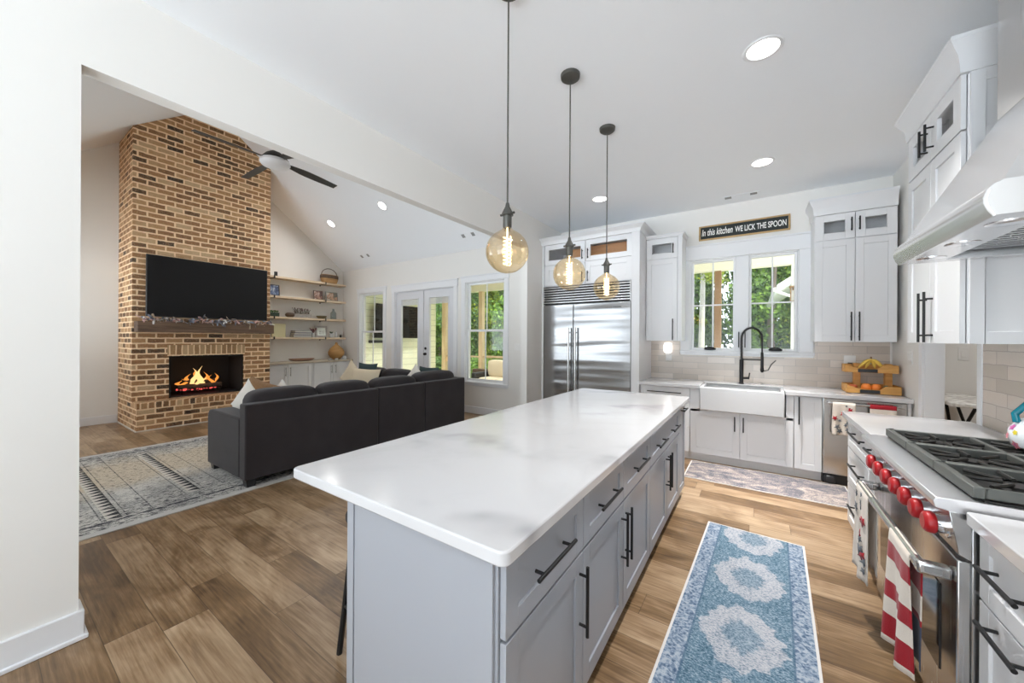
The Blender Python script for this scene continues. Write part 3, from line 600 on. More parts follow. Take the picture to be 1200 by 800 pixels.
# ------------------------------------------------------------------ refrigerator and surround
fr = thing('refrigerator', 'wide stainless steel built-in refrigerator with two tall doors', 'refrigerator', (-2.67, 4.85, 0))
MB().box(.0, 1.31, .04, .63, .02, 2.235).build('body', STEEL, fr)
g = MB().box(0.02, 1.29, .02, .04, 1.965, 2.235, 1)
for i in range(7): z = 1.985+i*.036; g.box(.012, 1.298, -.012, .026, z, z+.017)
g.box(0, .014, -.012, .03, 1.965, 2.235).box(1.296, 1.31, -.012, .03, 1.965, 2.235).build('vent_grille', [STEEL, DARK], fr, .002)
for a, b, hx in ((.0, .488, .44), (.494, 1.31, .542)):
    d = MB().box(a, b, -.005, .04, .13, 1.958).build('door', STEELF, fr, .006)
    MB().tube([(hx, -.06, .55), (hx, -.06, 1.62)], .014, 14).tube([(hx, -.005, .62), (hx, -.06, .62)], .01, 8).tube([(hx, -.005, 1.55), (hx, -.06, 1.55)], .01, 8).build('handle', STEEL, d)
MB().box(.01, 1.30, .03, .05, .02, .125).build('toe_grille', DARK, fr); MB().box(1.06, 1.18, -.008, -.004, 1.885, 1.90).build('name_plate', mat('badge_grey', (.12, .12, .12), .4, .8), fr)
fs = thing('refrigerator_surround', 'tall white cabinet surround over the refrigerator with glass upper doors', 'cabinet', (-2.697, 4.868, 0))
MB().box(.0, .03, -.02, .63, 0, 2.86).build('side_panel', WHITE, fs); MB().box(1.345, 1.45, -.04, .63, 0, 2.86).build('pilaster', WHITE, fs, .003)
carcass(fs, .03, 1.345, .022, .63, 2.24, 2.86, open_from=2.57)
for a, b, hx, s in ((.035, .682, .645, 1), (.692, 1.34, .729, 1)):
    d = shaker(fs, 'door', a, b, 2.25, 2.555, WHITE, .07); pull(d, hx, 2.345, .15, True)
    d = shaker(fs, 'glass_door', a, b, 2.565, 2.86, WHITE, .068, glass=True); pull(d, hx, 2.665, .14, True)
crown(fs, .0, 1.45, -.04, .63, 2.86, 2.955, .07, left=0)
solo(MB().box(-.42, .42, -.012, .012, 0, .24), 'wooden_board', BOARD, 'long brown wooden board behind the right glass door over refrigerator', 'board', (-1.68, 5.1, 2.585), group='boards over the refrigerator', bevel=.01)
solo(MB().box(-.16, .16, -.012, .012, 0, .235), 'wooden_board', BOARD, 'short brown wooden board behind the left glass door over refrigerator', 'board', (-2.24, 5.12, 2.585), group='boards over the refrigerator', bevel=.01)

# ------------------------------------------------------------------ wall cabinets on the back wall
c = thing('wall_cabinet', 'narrow white wall cabinet between the refrigerator and the window', 'wall cabinet', (-1.245, 5.15, 1.44))
carcass(c, 0, .40, .022, .335, 0, 1.37, open_from=1.10)
d = shaker(c, 'door', .004, .396, .004, 1.085, WHITE, .065); pull(d, .345, .15, .28, True)
d = shaker(c, 'glass_door', .004, .396, 1.095, 1.365, WHITE, .075, glass=True); pull(d, .345, 1.215, .13, True)
MB().box(.40, .45, .0, .335, 0, 1.37).build('filler', WHITE, c); crown(c, 0, .45, 0, .335, 1.37, 1.415, .03, left=0, right=1)
c = thing('wall_cabinet', 'double white wall cabinet right of the sink window', 'wall cabinet', (.535, 5.15, 1.44))
carcass(c, 0, .645, .022, .335, 0, 1.37, open_from=1.10)
for a, b, hx in ((.004, .326, .298), (.332, .641, .36)):
    d = shaker(c, 'door', a, b, .004, 1.085, WHITE, .065); pull(d, hx, .165, .30, True)
    d = shaker(c, 'glass_door', a, b, 1.095, 1.365, WHITE, .075, glass=True); pull(d, hx, 1.235, .14, True)
crown(c, 0, .645, 0, .335, 1.37, 1.545, .05, right=0)
# right wall cabinet (rotated -90: local x runs toward the camera)
c = thing('wall_cabinet', 'tall white wall cabinet beside the range hood', 'wall cabinet', (.87, 3.59, 1.44), R(-90))
carcass(c, 0, .765, .024, .349, 0, 1.375, open_from=1.10)
for a, b, hx in ((.0, .379, .335), (.384, .765, .425)):
    d = shaker(c, 'door', a, b, 0, 1.085, WHITE, .07); pull(d, hx, .155, .30, True, off=.036)
    d = shaker(c, 'glass_door', a, b, 1.095, 1.375, WHITE, .085, glass=True); pull(d, hx-.12 if hx < .38 else hx-.13, 1.23, .16, True, off=.036) if False else pull(d, hx, 1.22, .16, True, off=.036)
s = MB(); s.box(.766, .772, .03, .35, 0, 1.375); s.box(.772, .779, .03, .08, 0, 1.375); s.box(.772, .779, .08, .345, .0, .06).box(.772, .779, .08, .345, 1.02, 1.08).box(.772, .779, .08, .345, 1.315, 1.375)
s.build('end_panel', WHITE, c, .001, seg=1)
crown(c, 0, .779, 0, .349, 1.375, 1.55, .055)

# ------------------------------------------------------------------ base cabinets on the back wall
def base_unit(label, x0, x1, cat='base cabinet'):
    c = thing('base_cabinet', label, cat, (x0, 4.86, 0)); W = x1-x0
    MB().box(0, W, .022, .63, .1, .873).build('carcass', WHITE, c, .001, seg=1); MB().box(0, W, .07, .6, 0, .1).build('kick_board', WHITE, c)
    return c, W
c, W = base_unit('white drawer base cabinet between the refrigerator and the sink', -1.24, -.655)
for z0, z1 in ((.70, .868), (.40, .693), (.105, .393)): d = shaker(c, 'drawer', .003, W-.003, z0, z1, WHITE, .055); pull(d, W/2, (z0+z1)/2+.02, .40)
c = thing('sink_cabinet', 'white two-door cabinet under the farmhouse sink', 'sink cabinet', (-.652, 4.86, 0)); W = .995
MB().box(0, W, .022, .63, .1, .60).box(0, .105, .0, .63, .60, .873).box(.93, W, .0, .63, .60, .873).build('carcass', WHITE, c, .001, seg=1); MB().box(0, W, .07, .6, 0, .1).build('kick_board', WHITE, c)
for a, b, hx in ((.004, .508, .462), (.514, W-.004, .545)): d = shaker(c, 'door', a, b, .105, .628, WHITE, .065); pull(d, hx, .50, .165, True)
c, W = base_unit('narrow white pull-out cabinet beside the dishwasher', .345, .575)
d = shaker(c, 'door', .003, W-.003, .105, .865, WHITE, .06); pull(d, .04, .72, .29, True)
dw = thing('dishwasher', 'stainless steel dishwasher with a tubular handle', 'dishwasher', (.58, 4.85, 0))
MB().box(0, .60, .03, .6, .1, .872).build('body', STEEL, dw); MB().box(.003, .597, 0, .03, .115, .868).build('door', steel('dishwasher_steel', (.62, .61, .60), .2, 0, .01), dw, .004)
MB().tube([(.03, -.05, .83), (.57, -.05, .83)], .011, 12).tube([(.05, 0, .83), (.05, -.05, .83)], .009, 8).tube([(.55, 0, .83), (.55, -.05, .83)], .009, 8).build('handle', STEEL, dw)
MB().box(0, .60, .05, .5, .0, .1).build('kick_plate', BLACKP, dw); MB().soft(.01, .10, -.01, .05, .01, .09, 4, 6).build('leveling_foot', BLACKP, dw)
solo(MB().box(0, .025, 0, .63, 0, .873), 'end_panel', WHITE, 'white filler panel right of the dishwasher', 'panel', (1.182, 4.86, 0))
w_ = MB().box(-1.248, -.545, 4.82, 5.486, .875, .915).box(.268, 1.213, 4.82, 5.486, .875, .915).box(-.545, .268, 5.26, 5.486, .875, .915)
solo(w_, 'worktop', QUARTZ, 'white worktop along the back wall around the sink', 'worktop', bevel=.003)
sk = MB(); X0, X1, Y0, Y1, Z0, Z1 = -.54, .262, 4.775, 5.25, .635, .905
sk.box(X0, X1, Y0, Y0+.035, Z0, Z1).box(X0, X1, Y1-.03, Y1, Z0, Z1).box(X0, X0+.03, Y0+.035, Y1-.03, Z0, Z1).box(X1-.03, X1, Y0+.035, Y1-.03, Z0, Z1).box(X0+.03, X1-.03, Y0+.035, Y1-.03, Z0, Z0+.03)
solo(sk, 'farmhouse_sink', PORC, 'white apron-front farmhouse sink below the window', 'sink', bevel=.012)
fa = thing('kitchen_faucet', 'tall matte black spring faucet at the farmhouse sink', 'faucet', (-.14, 5.33, .915))
MB().lathe([(.028, 0), (.028, .01), (.022, .015), (.022, .30), (.0, .30)], n=18).build('body', BLACK, fa)
MB().tube([(.02, 0, .07), (.075, -.01, .075)], .014, 10).tube([(.075, -.01, .06), (.085, -.015, .14)], .007, 8).build('lever', BLACK, fa)
arc = [(0, 0, .28)] + [(0, 0, .28+.045*i) for i in range(1, 7)] + [(.105-.105*math.cos(R(a)), 0, .56+.13*math.sin(R(a))) for a in range(10, 175, 12)] + [(.21, 0, .56-.05*i) for i in range(0, 5)]
MB().tube(arc, .009, 8).build('hose', BLACKP, fa)
cl_ = MB(); L = [Vector(p) for p in arc]; cum = [0]
for a, b in zip(L, L[1:]): cum.append(cum[-1]+(b-a).length)
hel = []
for i in range(430):
    s_ = cum[-1]*.80*i/429; j = max(q for q in range(len(cum)) if cum[q] <= s_+1e-9); j = min(j, len(L)-2)
    p = L[j].lerp(L[j+1], (s_-cum[j])/(cum[j+1]-cum[j])); tg = (L[j+1]-L[j]).normalized(); n1 = Vector((0, 1, 0)); n2 = tg.cross(n1)
    q = i*2*math.pi/9.2; hel.append(p + (n1*math.cos(q)+n2*math.sin(q))*.0165)
cl_.tube(hel, .0028, 5).build('spring', BLACK, fa)
MB().lathe([(.0, .10), (.012, .10), (.02, .13), (.016, .16), (.014, .34), (0, .34)], (.21, 0, .05), 14).build('spray_head', BLACK, fa)
MB().tube([(0, 0, .30), (.21, 0, .30)], .008, 8).build('support_arm', BLACK, fa)
MB().tube([(.225, 0, .17), (.27, -.01, .18), (.30, -.01, .25), (.345, -.01, .30)], .006, 8).build('spray_trigger', BRONZE, fa)

# ------------------------------------------------------------------ right run
def drawer_unit(label, y0, y1, rows, hy0, hy1):
    c = thing('drawer_cabinet', label, 'drawer cabinet', (.585, y1, 0), R(-90)); W = y1-y0
    MB().box(0, W, .021, .60, .1, .873).build('carcass', WHITE, c, .001, seg=1); MB().box(0, W, .07, .6, 0, .1).build('kick_board', WHITE, c)
    for z0, z1, hz in rows:
        d = shaker(c, 'drawer', .003, W-.003, z0, z1, WHITE, .055); pull(d, y1-(hy0+hy1)/2, hz, hy1-hy0, off=.034)
R3 = ((.665, .865, .80), (.395, .658, .575), (.105, .388, .285))
drawer_unit('white three-drawer cabinet at the far end by the doorway', 3.095, 3.70, R3, 3.15, 3.49)
drawer_unit('white three-drawer cabinet against the far side of the range', 2.765, 3.09, R3, 2.80, 3.03)
R2 = ((.655, .865, .778), (.36, .648, .612), (.105, .353, .28))
drawer_unit('white drawer cabinet against the near side of the range', 1.33, 1.76, R2, 1.48, 1.68)
drawer_unit('white drawer cabinet nearest the right edge of the photo', .45, 1.325, R2, .75, 1.05)
solo(slab(MB(), .555, 1.206, 2.757, 3.73, .875, .915, .01), 'worktop', QUARTZ, 'white worktop between the range and the laundry doorway', 'worktop', bevel=.003)
solo(slab(MB(), .555, 1.206, .40, 1.755, .875, .915, .01), 'worktop', QUARTZ, 'white worktop on the near side of the range', 'worktop', bevel=.003)
rg = thing('gas_range', 'stainless steel gas range with red knobs and black grates', 'range', (.575, 2.752, 0), R(-90)); W = .98  # local x = toward camera
MB().box(0, W, .0, .62, .10, .90).build('body', STEEL, rg, .002)
MB().box(.02, W-.02, .05, .6, 0, .1).build('kick_panel', BLACKP, rg)
MB().prism([(.0, .90), (-.052, .90), (-.080, .905), (-.085, .925), (-.078, .938), (-.01, .942), (.62, .942), (.62, .90)], 'x', 0, W).build('bullnose_top', STEELB, rg, .002)
MB().box(.015, W-.015, .03, .60, .943, .948).build('burner_pan', BURN, rg)
MB().prism([(.0, .90), (-.05, .90), (-.028, .765), (.0, .75)], 'x', .0, W).build('control_panel', STEEL, rg, .002)
for i in range(7):
    x = W-.075-i*.125; kx = MB().lathe([(.0, -.026), (.024, -.026), (.033, -.020), (.036, -.008), (.034, .004), (0, .004)], (x, -.064, .828), 24, axis='y').build('knob', RED, rg, .003, smooth=28)
    MB().lathe([(0, 0), (.030, 0), (.030, .022), (.040, .024), (.042, .04), (0, .04)], (x, -.062, .828), 24, axis='y').build('bezel', CHROME, kx)
od = MB().box(.004, W-.004, -.03, .0, .20, .745).build('oven_door', STEEL, rg, .004)
MB().box(.13, W-.13, -.033, -.029, .30, .60).build('window', mat('oven_glass', (.02, .02, .022), .08), od)
MB().tube([(.07, -.10, .682), (W-.05, -.10, .682)], .0165, 16).build('handle', STEEL, od)
for x in (.07, W-.05): MB().box(x-.02, x+.02, -.112, -.03, .66, .70).build('handle_bracket', STEEL, od, .008)
MB().box(W-.0295, W-.0285, -.095, -.055, .672, .69).build('maker_mark', mat('etched_mark', (.3, .3, .3), .5, .8), od)
MB().box(.004, W-.004, -.02, .0, .11, .19).build('lower_panel', STEEL, rg, .003)
for i in range(3):   # three grate sections across the range
    x0, x1 = .02+i*.314, .02+i*.314+.308; y0, y1 = .008, .60; z0, z1 = .951, .985; s = MB()
    s.box(x0, x1, y0, y0+.028, z0-.002, z1).box(x0, x1, y1-.02, y1, z0, z1).box(x0, x0+.016, y0+.028, y1-.02, z0, z1).box(x1-.016, x1, y0+.028, y1-.02, z0, z1)
    ym = (y0+y1)/2; xm = (x0+x1)/2
    s.box(x0+.016, x1-.016, ym-.009, ym+.009, z0+.01, z1)
    gr = s.build('grate', GRATE, rg, .003)
    for yc in (y0+.155, y1-.155):
        f_ = MB()
        for a in range(8):
            q = R(45*a); c0, c1 = .04, .135
            f_.tube([(xm+c0*math.cos(q), yc+c0*math.sin(q), z1-.008), (xm+c1*math.cos(q), yc+c1*math.sin(q), z1-.008)], .0065, 6)
        f_.build('grate_fingers', GRATED, gr)
        MB().lathe([(.055, .949), (.055, .958), (.04, .962), (.04, .97), (.0, .972)], (xm, yc, 0), 20).build('burner', BURN, rg)
# range hood
hd = thing('range_hood', 'stainless steel wall range hood with chimney above the range', 'range hood', (1.208, 2.75, 0), R(-90))  # local y = 1.208-x... front negative
W = .925; yb = 0.0; yf = -(1.208-.632)
lip = [(yf, 1.853), (yf-.012, 1.872), (yf-.020, 1.895), (yf-.021, 1.915), (yf-.013, 1.94), (yf+.004, 1.958), (yf+.03, 1.967), (yf+.04, 1.967), (yf+.02, 1.858)]
s = MB(); a = [(0, y, z) for y, z in lip]; b = [(W, y, z) for y, z in lip]
s.loft([a, b]); s.build('front_lip', STEELH, hd, smooth=40)
for x in (-.003, W-.003): MB().prism([(yf+.004, 1.856), (yb, 1.856), (yb, 1.966), (yf+.02, 1.966), (yf-.005, 1.945), (yf-.014, 1.91), (yf-.008, 1.88)], 'x', x, x+.006).build('side_panel', STEELH, hd)
s = MB(); dx0, dx1, dyf = .18, W-.18, -(1.208-.90)
A = [(0, yf+.02, 1.966), (W, yf+.02, 1.966), (W, yb, 1.966), (0, yb, 1.966)]; B = [(dx0, dyf, 2.44), (dx1, dyf, 2.44), (dx1, yb, 2.44), (dx0, yb, 2.44)]
s.loft([A, B], caps=False).build('canopy', STEELH, hd, smooth=25)
MB().box(dx0, dx1, dyf, yb, 2.44, HZ-.002).build('chimney', STEEL, hd, .002)
s = MB().box(.006, W-.006, yf+.005, yf+.15, 1.856, 1.862).box(.006, .06, yf+.15, yb, 1.856, 1.862).box(W-.06, W-.006, yf+.15, yb, 1.856, 1.862)
s.build('underside', STEELH, hd)
for i in range(3): 
    x0 = .06+i*(W-.12)/3; f_ = MB().box(x0, x0+(W-.12)/3, yf+.15, yb, 1.90, 1.906)
    for q in range(6): f_.box(x0+.02+q*.043, x0+.04+q*.043, yf+.17, yb-.02, 1.892, 1.90)
    f_.build('baffle_filter', STEEL, hd)
for x in (.14, W/2, W-.14): MB().lathe([(.0, -.004), (.035, -.004), (.05, 0), (.05, .004), (0, .004)], (x, yf+.08, 1.854), 20).build('hood_light', CHROME, hd)
# kettle
kt = thing('kettle', 'white floral enamel kettle with teal handle on the range', 'kettle', (1.045, 2.53, .988))
TEALK = mat('teal_enamel', (.0, .20, .27), .2)
prof = [(.085, 0), (.11, .012), (.122, .045), (.118, .08), (.095, .12), (.06, .145), (.05, .15), (0, .15)]
b_ = MB().lathe(prof, n=32)
cols = [(.55, .10, .35), (.85, .22, .05), (.8, .65, .05), (.10, .28, .05), (.75, .25, .30)]
cm = [mat('petal_%s' % n_, c_, .3) for n_, c_ in zip(('purple', 'orange', 'yellow', 'green', 'pink'), cols)]
for k_ in range(34):
    az = R(random.uniform(170, 330)); i = random.choice((1.2, 1.7, 2.2, 2.8, 3.3, 3.8)); j = int(i); f_ = i-j
    r0 = prof[j][0]*(1-f_)+prof[j+1][0]*f_+.0012; z0 = prof[j][1]*(1-f_)+prof[j+1][1]*f_
    dr = prof[j+1][0]-prof[j][0]; dz = prof[j+1][1]-prof[j][1]; nrm = Vector((dz*math.cos(az), dz*math.sin(az), -dr)).normalized(); tan = Vector((-math.sin(az), math.cos(az), 0)); bt = nrm.cross(tan)
    c_ = Vector((r0*math.cos(az), r0*math.sin(az), z0)); sz = random.uniform(.010, .021); ring = []
    for q in range(10): rr = sz*(1 if q % 2 else .6); ring.append(c_+(tan*math.cos(q*.628)+bt*math.sin(q*.628))*rr)
    b_.add(ring, [list(range(10))], 1+k_ % 5)
b_.build('body', [mat('white_enamel', (.82, .86, .88), .12)]+cm, kt)
MB().lathe([(.052, .15), (.05, .158), (.02, .168), (.012, .172), (.018, .182), (.012, .195), (0, .197)], n=20).build('lid', TEALK, kt)
MB().tube([(-.10, 0, .115), (-.105, 0, .15), (-.07, 0, .20), (0, 0, .225), (.07, 0, .20), (.105, 0, .15), (.10, 0, .115)], .012, 10).build('handle', TEALK, kt)
MB().tube([(0, .10, .06), (0, .15, .11), (0, .165, .135)], [.022, .014, .011], 12).build('spout', mat('white_enamel_spout', (.82, .86, .88), .12), kt)
# ------------------------------------------------------------------ towels
def towel(name, label, group, P0, along, out, W, lf, lb, r, matf, mats, seed, stars=None, th=.003):
    # hangs over a bar at P0 (bar axis start); along = unit along bar, out = unit pointing to the room
    rnd = random.Random(seed); P0 = Vector(P0); along = Vector(along); out = Vector(out); up = Vector((0, 0, 1)); nu, ns = 18, 40
    ph = [rnd.uniform(0, 6) for _ in range(3)]
    def P(u, s):   # s from -lb (back) .. 0 (top) .. lf
        arc = math.pi*r/2
        if abs(s) < arc: a = s/r; o, z = r*math.sin(a), r*math.cos(a)
        else: o = math.copysign(r, s); z = -(abs(s)-arc)
        hang = max(0, abs(s)-arc); wv = hang*(.035*math.sin(u*9+ph[0])+.02*math.sin(u*17+ph[1]))*(1 if s > 0 else -.3)
        sh = .03*hang*math.sin(ph[2])
        return P0 + along*(u*W+sh+(u-.5)*-.12*hang*W) + out*(o+wv*1.0+(.012*hang if s > 0 else -.0)) + up*z
    m = MB(); S = [-lb+(lf+lb)*j/ns for j in range(ns+1)]
    vs = [P(i/nu, s) for i in range(nu+1) for s in S]; fsx = []
    for i in range(nu):
        for j in range(ns):
            m.add([vs[i*(ns+1)+j], vs[(i+1)*(ns+1)+j], vs[(i+1)*(ns+1)+j+1], vs[i*(ns+1)+j+1]], [(0, 1, 2, 3)], matf((S[j]+S[j+1])/2, i/nu))
    for (u, s, sz, mi, side) in (stars or []):
        c = P(u, s); e1 = (P(u+.02, s)-P(u-.02, s)).normalized(); e2 = (P(u, s+.01)-P(u, s-.01)).normalized(); nr = e1.cross(e2)
        if nr.dot(out) < 0: nr = -nr
        if side < 0: nr = -nr
        ring = []
        for q in range(10): a = q*math.pi/5+.3; rr = sz if q % 2 == 0 else sz*.42; x_, y_ = rr*math.cos(a), rr*math.sin(a); ring.append(P(u+x_/W, s+y_)+nr*.0035)
        m.add(ring+[c+nr*.0035], [(q, (q+1) % 10, 10) for q in range(10)], mi)
    o = m.build(name, mats, None, 0, 60); tag(o, label, 'towel', group); sd = o.modifiers.new('solid', 'SOLIDIFY'); sd.thickness = th; sd.offset = -1
    return o
rs = random.Random(5)
def starset(n, lf, lb): return [(rs.uniform(.1, .9), (i+.5)/n*(lf-.06)+.03, rs.choice((.028, .018, .012)), rs.choice((1, 2, 2, 1)), 1) for i in range(n)] + [(rs.uniform(.1, .9), -((i+.5)/(n//2)*(lb-.06)+.03), .02, rs.choice((1, 2)), -1) for i in range(n//2)]
towel('dish_towel', 'cream dish towel with red and grey stars hanging on the dishwasher handle', 'dish towels', (.645, 4.80, .83), (1, 0, 0), (0, -1, 0), .17, .33, .30, .0135, lambda s, u: 0, [TOWEL, REDT, GREYP], 1, starset(13, .33, .3))
towel('dish_towel', 'cream dish towel with a dark red band on the dishwasher handle', 'dish towels', (.915, 4.80, .83), (1, 0, 0), (0, -1, 0), .18, .33, .30, .0135, lambda s, u: 1 if abs(s) < .045 else 0, [TOWEL, REDT], 2)
towel('dish_towel', 'cream starred dish towel on the far end of the oven handle', 'dish towels', (.475, 2.665, .682), (0, -1, 0), (-1, 0, 0), .235, .45, .40, .0185, lambda s, u: 0, [TOWEL, REDT, GREYP], 3, starset(16, .44, .4))
towel('dish_towel', 'red and cream striped dish towel on the near end of the oven handle', 'dish towels', (.475, 2.09, .682), (0, -1, 0), (-1, 0, 0), .225, .46, .42, .0185,
      lambda s, u: (1 if int((s+.09)/.075) % 2 == 0 else 0) if s > -.26 else 2, [TOWEL, REDT, NAVY], 4)
# ------------------------------------------------------------------ fruit stand
fsd = thing('fruit_stand', 'two-tier bamboo fruit stand on the worktop corner', 'fruit stand', (.79, 5.06, .915)); W = .40
for z, y0, y1 in ((0.0, .0, .27), (.205, .09, .27)):
    tr = MB().box(.0, W, y0, y1, z+.005, z+.015).box(0, .012, y0, y1, z+.005, z+.085).box(W-.012, W, y0, y1, z+.005, z+.085).box(0, W, y1-.012, y1, z+.005, z+.085)
    tr.prism([(.0, z+.005), (W, z+.005), (W, z+.085), (W*.72, z+.085), (W*.62, z+.045), (W*.38, z+.045), (W*.0+.1, z+.05), (0, z+.085)], 'y', y0, y0+.012)
    to = tr.build('tray', BAMBOO, fsd, .002)
    MB().box(W*.25, W*.62, y0-.004, y0, z+.008, z+.042).build('label_plate', BLACKP, to)
for x in (.085, W-.075): MB().box(x, x+.055, .20, .262, .015, .30).build('upright', BAMBOO, fsd, .003)
ORG = mat('orange_peel', (.80, .22, .03), .5); APP = mat('red_apple', (.55, .13, .05), .35); YEL = mat('banana_peel', (.75, .50, .08), .5)
for x, l in ((.16, 'orange at the left in the lower tray of the bamboo stand'), (.235, 'orange in the middle of the lower tray of the bamboo stand')):
    solo(MB().ball((0, 0, .042), .042), 'orange', ORG, l, 'orange', (.79+x, 5.13, .932), group='oranges in the lower tray')
solo(MB().lathe([(.0, .008), (.018, .0), (.032, .015), (.036, .04), (.028, .064), (.012, .068), (0, .06)], n=18), 'apple', APP, 'reddish apple at the far left of the lower bamboo tray', 'apple', (.85, 5.13, .932))
bn = thing('bananas', 'bunch of yellow bananas in the upper bamboo tray', 'bananas', (1.0, 5.22, 1.137))
for a in (-50, -20, 12, 42):
    p_ = [(0, 0, .12)]; p_ = [(math.sin(R(a))*t_*.13, -.02-.02*abs(a)/50, .125-.09*t_**1.6) for t_ in (0, .25, .5, .75, 1)]
    MB().tube(p_, [.006, .015, .017, .015, .005], 8).build('banana', YEL, bn)
MB().tube([(0, -.02, .115), (0, -.01, .15)], .008, 8).build('stem', POSTB, bn)
solo(MB().lathe([(.016, 0), (.02, .01), (.02, .05), (.012, .06), (.012, .07), (0, .07)], n=12), 'small_jar', mat('green_jar', (.06, .16, .10), .3), 'small green capped jar at right in the lower bamboo tray', 'jar', (1.10, 5.15, .932))
# ------------------------------------------------------------------ outlets, switches, night light
def plate(name, label, loc, rz, w_=.08, h_=.125, kind='outlet', group=None):
    o = thing(name, label, kind, loc, rz, group); MB().box(-w_/2, w_/2, -.007, 0, -h_/2, h_/2).build('cover_plate', PLASTIC, o, .003)
    if kind == 'outlet':
        for z in (-.03, .022): MB().soft(-.018, .018, -.011, -.005, z-.014, z+.018, 4, 4).build('socket', PLASTIC, o)
    else:
        n_ = max(1, round(w_/.06))
        for q in range(n_): x = (q-(n_-1)/2)*.046; MB().box(x-.017, x+.017, -.011, -.006, -.032, .032).build('rocker', PLASTIC, o, .002)
    return o
plate('wall_outlet', 'white outlet plate on the tile behind the fruit stand', (.88, YW-.012, 1.225), 0, .10, .13, group='outlets')
solo(MB().box(-.025, .025, -.035, 0, -.02, .02), 'plug', BLACKP, 'black plug in the outlet behind the fruit stand', 'plug', (.885, YW-.02, 1.19), bevel=.006)
plate('wall_outlet', 'white outlet plate below the glowing night light', (-1.01, YW-.012, 1.22), 0, .08, .12, group='outlets')
nl = thing('night_light', 'glowing white night light plugged in under the narrow wall cabinet', 'night light', (-1.015, YW-.02, 1.27))
MB().soft(-.055, .055, -.07, 0, .0, .145, 4, 8).build('diffuser', NIGHT, nl); MB().box(-.03, .03, -.04, 0, -.03, .0).build('plug_body', PLASTIC, nl)
plate('wall_outlet', 'white outlet plate below the lowest living room shelf', (LX, 4.78, 1.30), R(90), .075, .12, group='outlets')
plate('light_switch', 'three-gang light switch right of the right sash window', (-3.53, YW, 1.31), 0, .19, .12, 'light switch')
plate('light_switch', 'white light switch on the wall beside the laundry doorway', (RX, 4.95, 1.30), R(-90), .12, .13, 'light switch')
plate('light_switch', 'small light switch on the laundry room back wall', (1.72, YW, 1.33), 0, .07, .13, 'light switch')
# ------------------------------------------------------------------ sign
sg = thing('wall_sign', 'black wooden sign with white lettering above the sink window', 'sign', (-.638, YW, 2.785)); W, H = .983, .192
MB().box(.02, W-.02, -.012, 0, .02, H-.02).build('board', mat('chalk_black', (.025, .032, .032), .8), sg)
MB().box(0, W, -.02, 0, 0, .018).box(0, W, -.02, 0, H-.018, H).box(0, .018, -.02, 0, .018, H-.018).box(W-.018, W, -.02, 0, .018, H-.018).build('frame', woodmat('sign_frame_wood', (.40, .25, .10), (.55, .37, .17), (4, 20, 20)), sg, .002)
LET = mat('white_lettering', (.85, .85, .82), .7)
for txt, x, sz, shr, wdt in (('In this kitchen', .035, .105, .22, .355), ('WE LICK THE SPOON', .415, .088, 0, .53)):
    cu = bpy.data.curves.new('lettering', 'FONT'); cu.body = txt; cu.size = sz; cu.shear = shr; cu.extrude = .001; cu.offset = .0016
    tmp = bpy.data.objects.new('lettering', cu); COL.objects.link(tmp); dg = bpy.context.evaluated_depsgraph_get()
    me = bpy.data.meshes.new_from_object(tmp.evaluated_get(dg)); bpy.data.objects.remove(tmp)
    xs = [v.co.x for v in me.vertices]; k_ = wdt/(max(xs)-min(xs))
    for v in me.vertices: v.co = Vector(((v.co.x-min(xs))*k_+x, -.0135-v.co.z, v.co.y*1.15+.062))
    me.materials.clear(); me.materials.append(LET); o = bpy.data.objects.new('lettering', me); COL.objects.link(o); o.parent = sg
# ------------------------------------------------------------------ ceiling: pendants, cans, vents
def pendant(y, label):
    p = thing('pendant_light', label, 'pendant light', (-1.04, y, 1.89), 0, 'pendant lights over the island')
    zt = HZ-1.89
    MB().lathe([(0, zt-.035), (.045, zt-.035), (.062, zt-.022), (.065, zt), (0, zt)], n=24).build('canopy', BRONZE, p)
    MB().tube([(0, 0, .235), (0, 0, zt-.03)], .0042, 6).build('cord', BRONZE, p)
    MB().lathe([(0, .25), (.008, .245), (.012, .225), (.026, .198), (.030, .188), (.030, .182), (.022, .18), (.022, .125), (.02, .12), (0, .12)], n=18).tube([(-.042, 0, .19), (.042, 0, .19)], .006, 6).build('socket', BRONZE, p)
    pr = [(.016, .12), (.018, .10), (.034, .088), (.03, .075)] if False else [(.019, .135), (.02, .12), (.030, .108)]
    for a in range(28, 181, 8): pr.append((.108*math.sin(R(a)), .108*math.cos(R(a))))
    b = MB().lathe(pr, n=32).build('bulb', AMBER, p)
    hx = MB()
    for s_ in (0, math.pi): hx.tube([(.018*math.cos(q*.55+s_), .018*math.sin(q*.55+s_), .075-.0033*q) for q in range(44)], .0035, 5)
    hx.tube([(0, 0, .12), (0, 0, -.07)], .004, 6); hx.build('filament', FILA, b)
    l = bpy.data.lights.new('bulb_light', 'POINT'); l.energy = .5; l.color = (1, .75, .45); l.shadow_soft_size = .03; o = bpy.data.objects.new('bulb_light', l); COL.objects.link(o); o.parent = p
pendant(1.508, 'nearest amber globe pendant hanging over the island'); pendant(2.243, 'middle amber globe pendant hanging over the island'); pendant(2.978, 'farthest amber globe pendant, in front of the refrigerator')
def can(loc, label, tilt=0., e=9, sp=100):
    c = thing('recessed_light', label, 'recessed light', loc, 0, 'recessed ceiling lights'); c.rotation_euler = (tilt, 0, 0)
    MB().lathe([(.082, -.001), (.086, -.006), (.100, -.007), (.108, -.001)], n=28, caps=False).build('trim_ring', TRIMW, c)
    MB().lathe([(0, -.0035), (.083, -.0035), (.083, -.0015), (0, -.0015)], n=28).build('lens', LAMP, c)
    area('recessed_lamp', (0, 0, -.012), (0, 0, 0), .15, .15, e, (1, .99, .97), c, 'DISK').data.spread = R(sp)
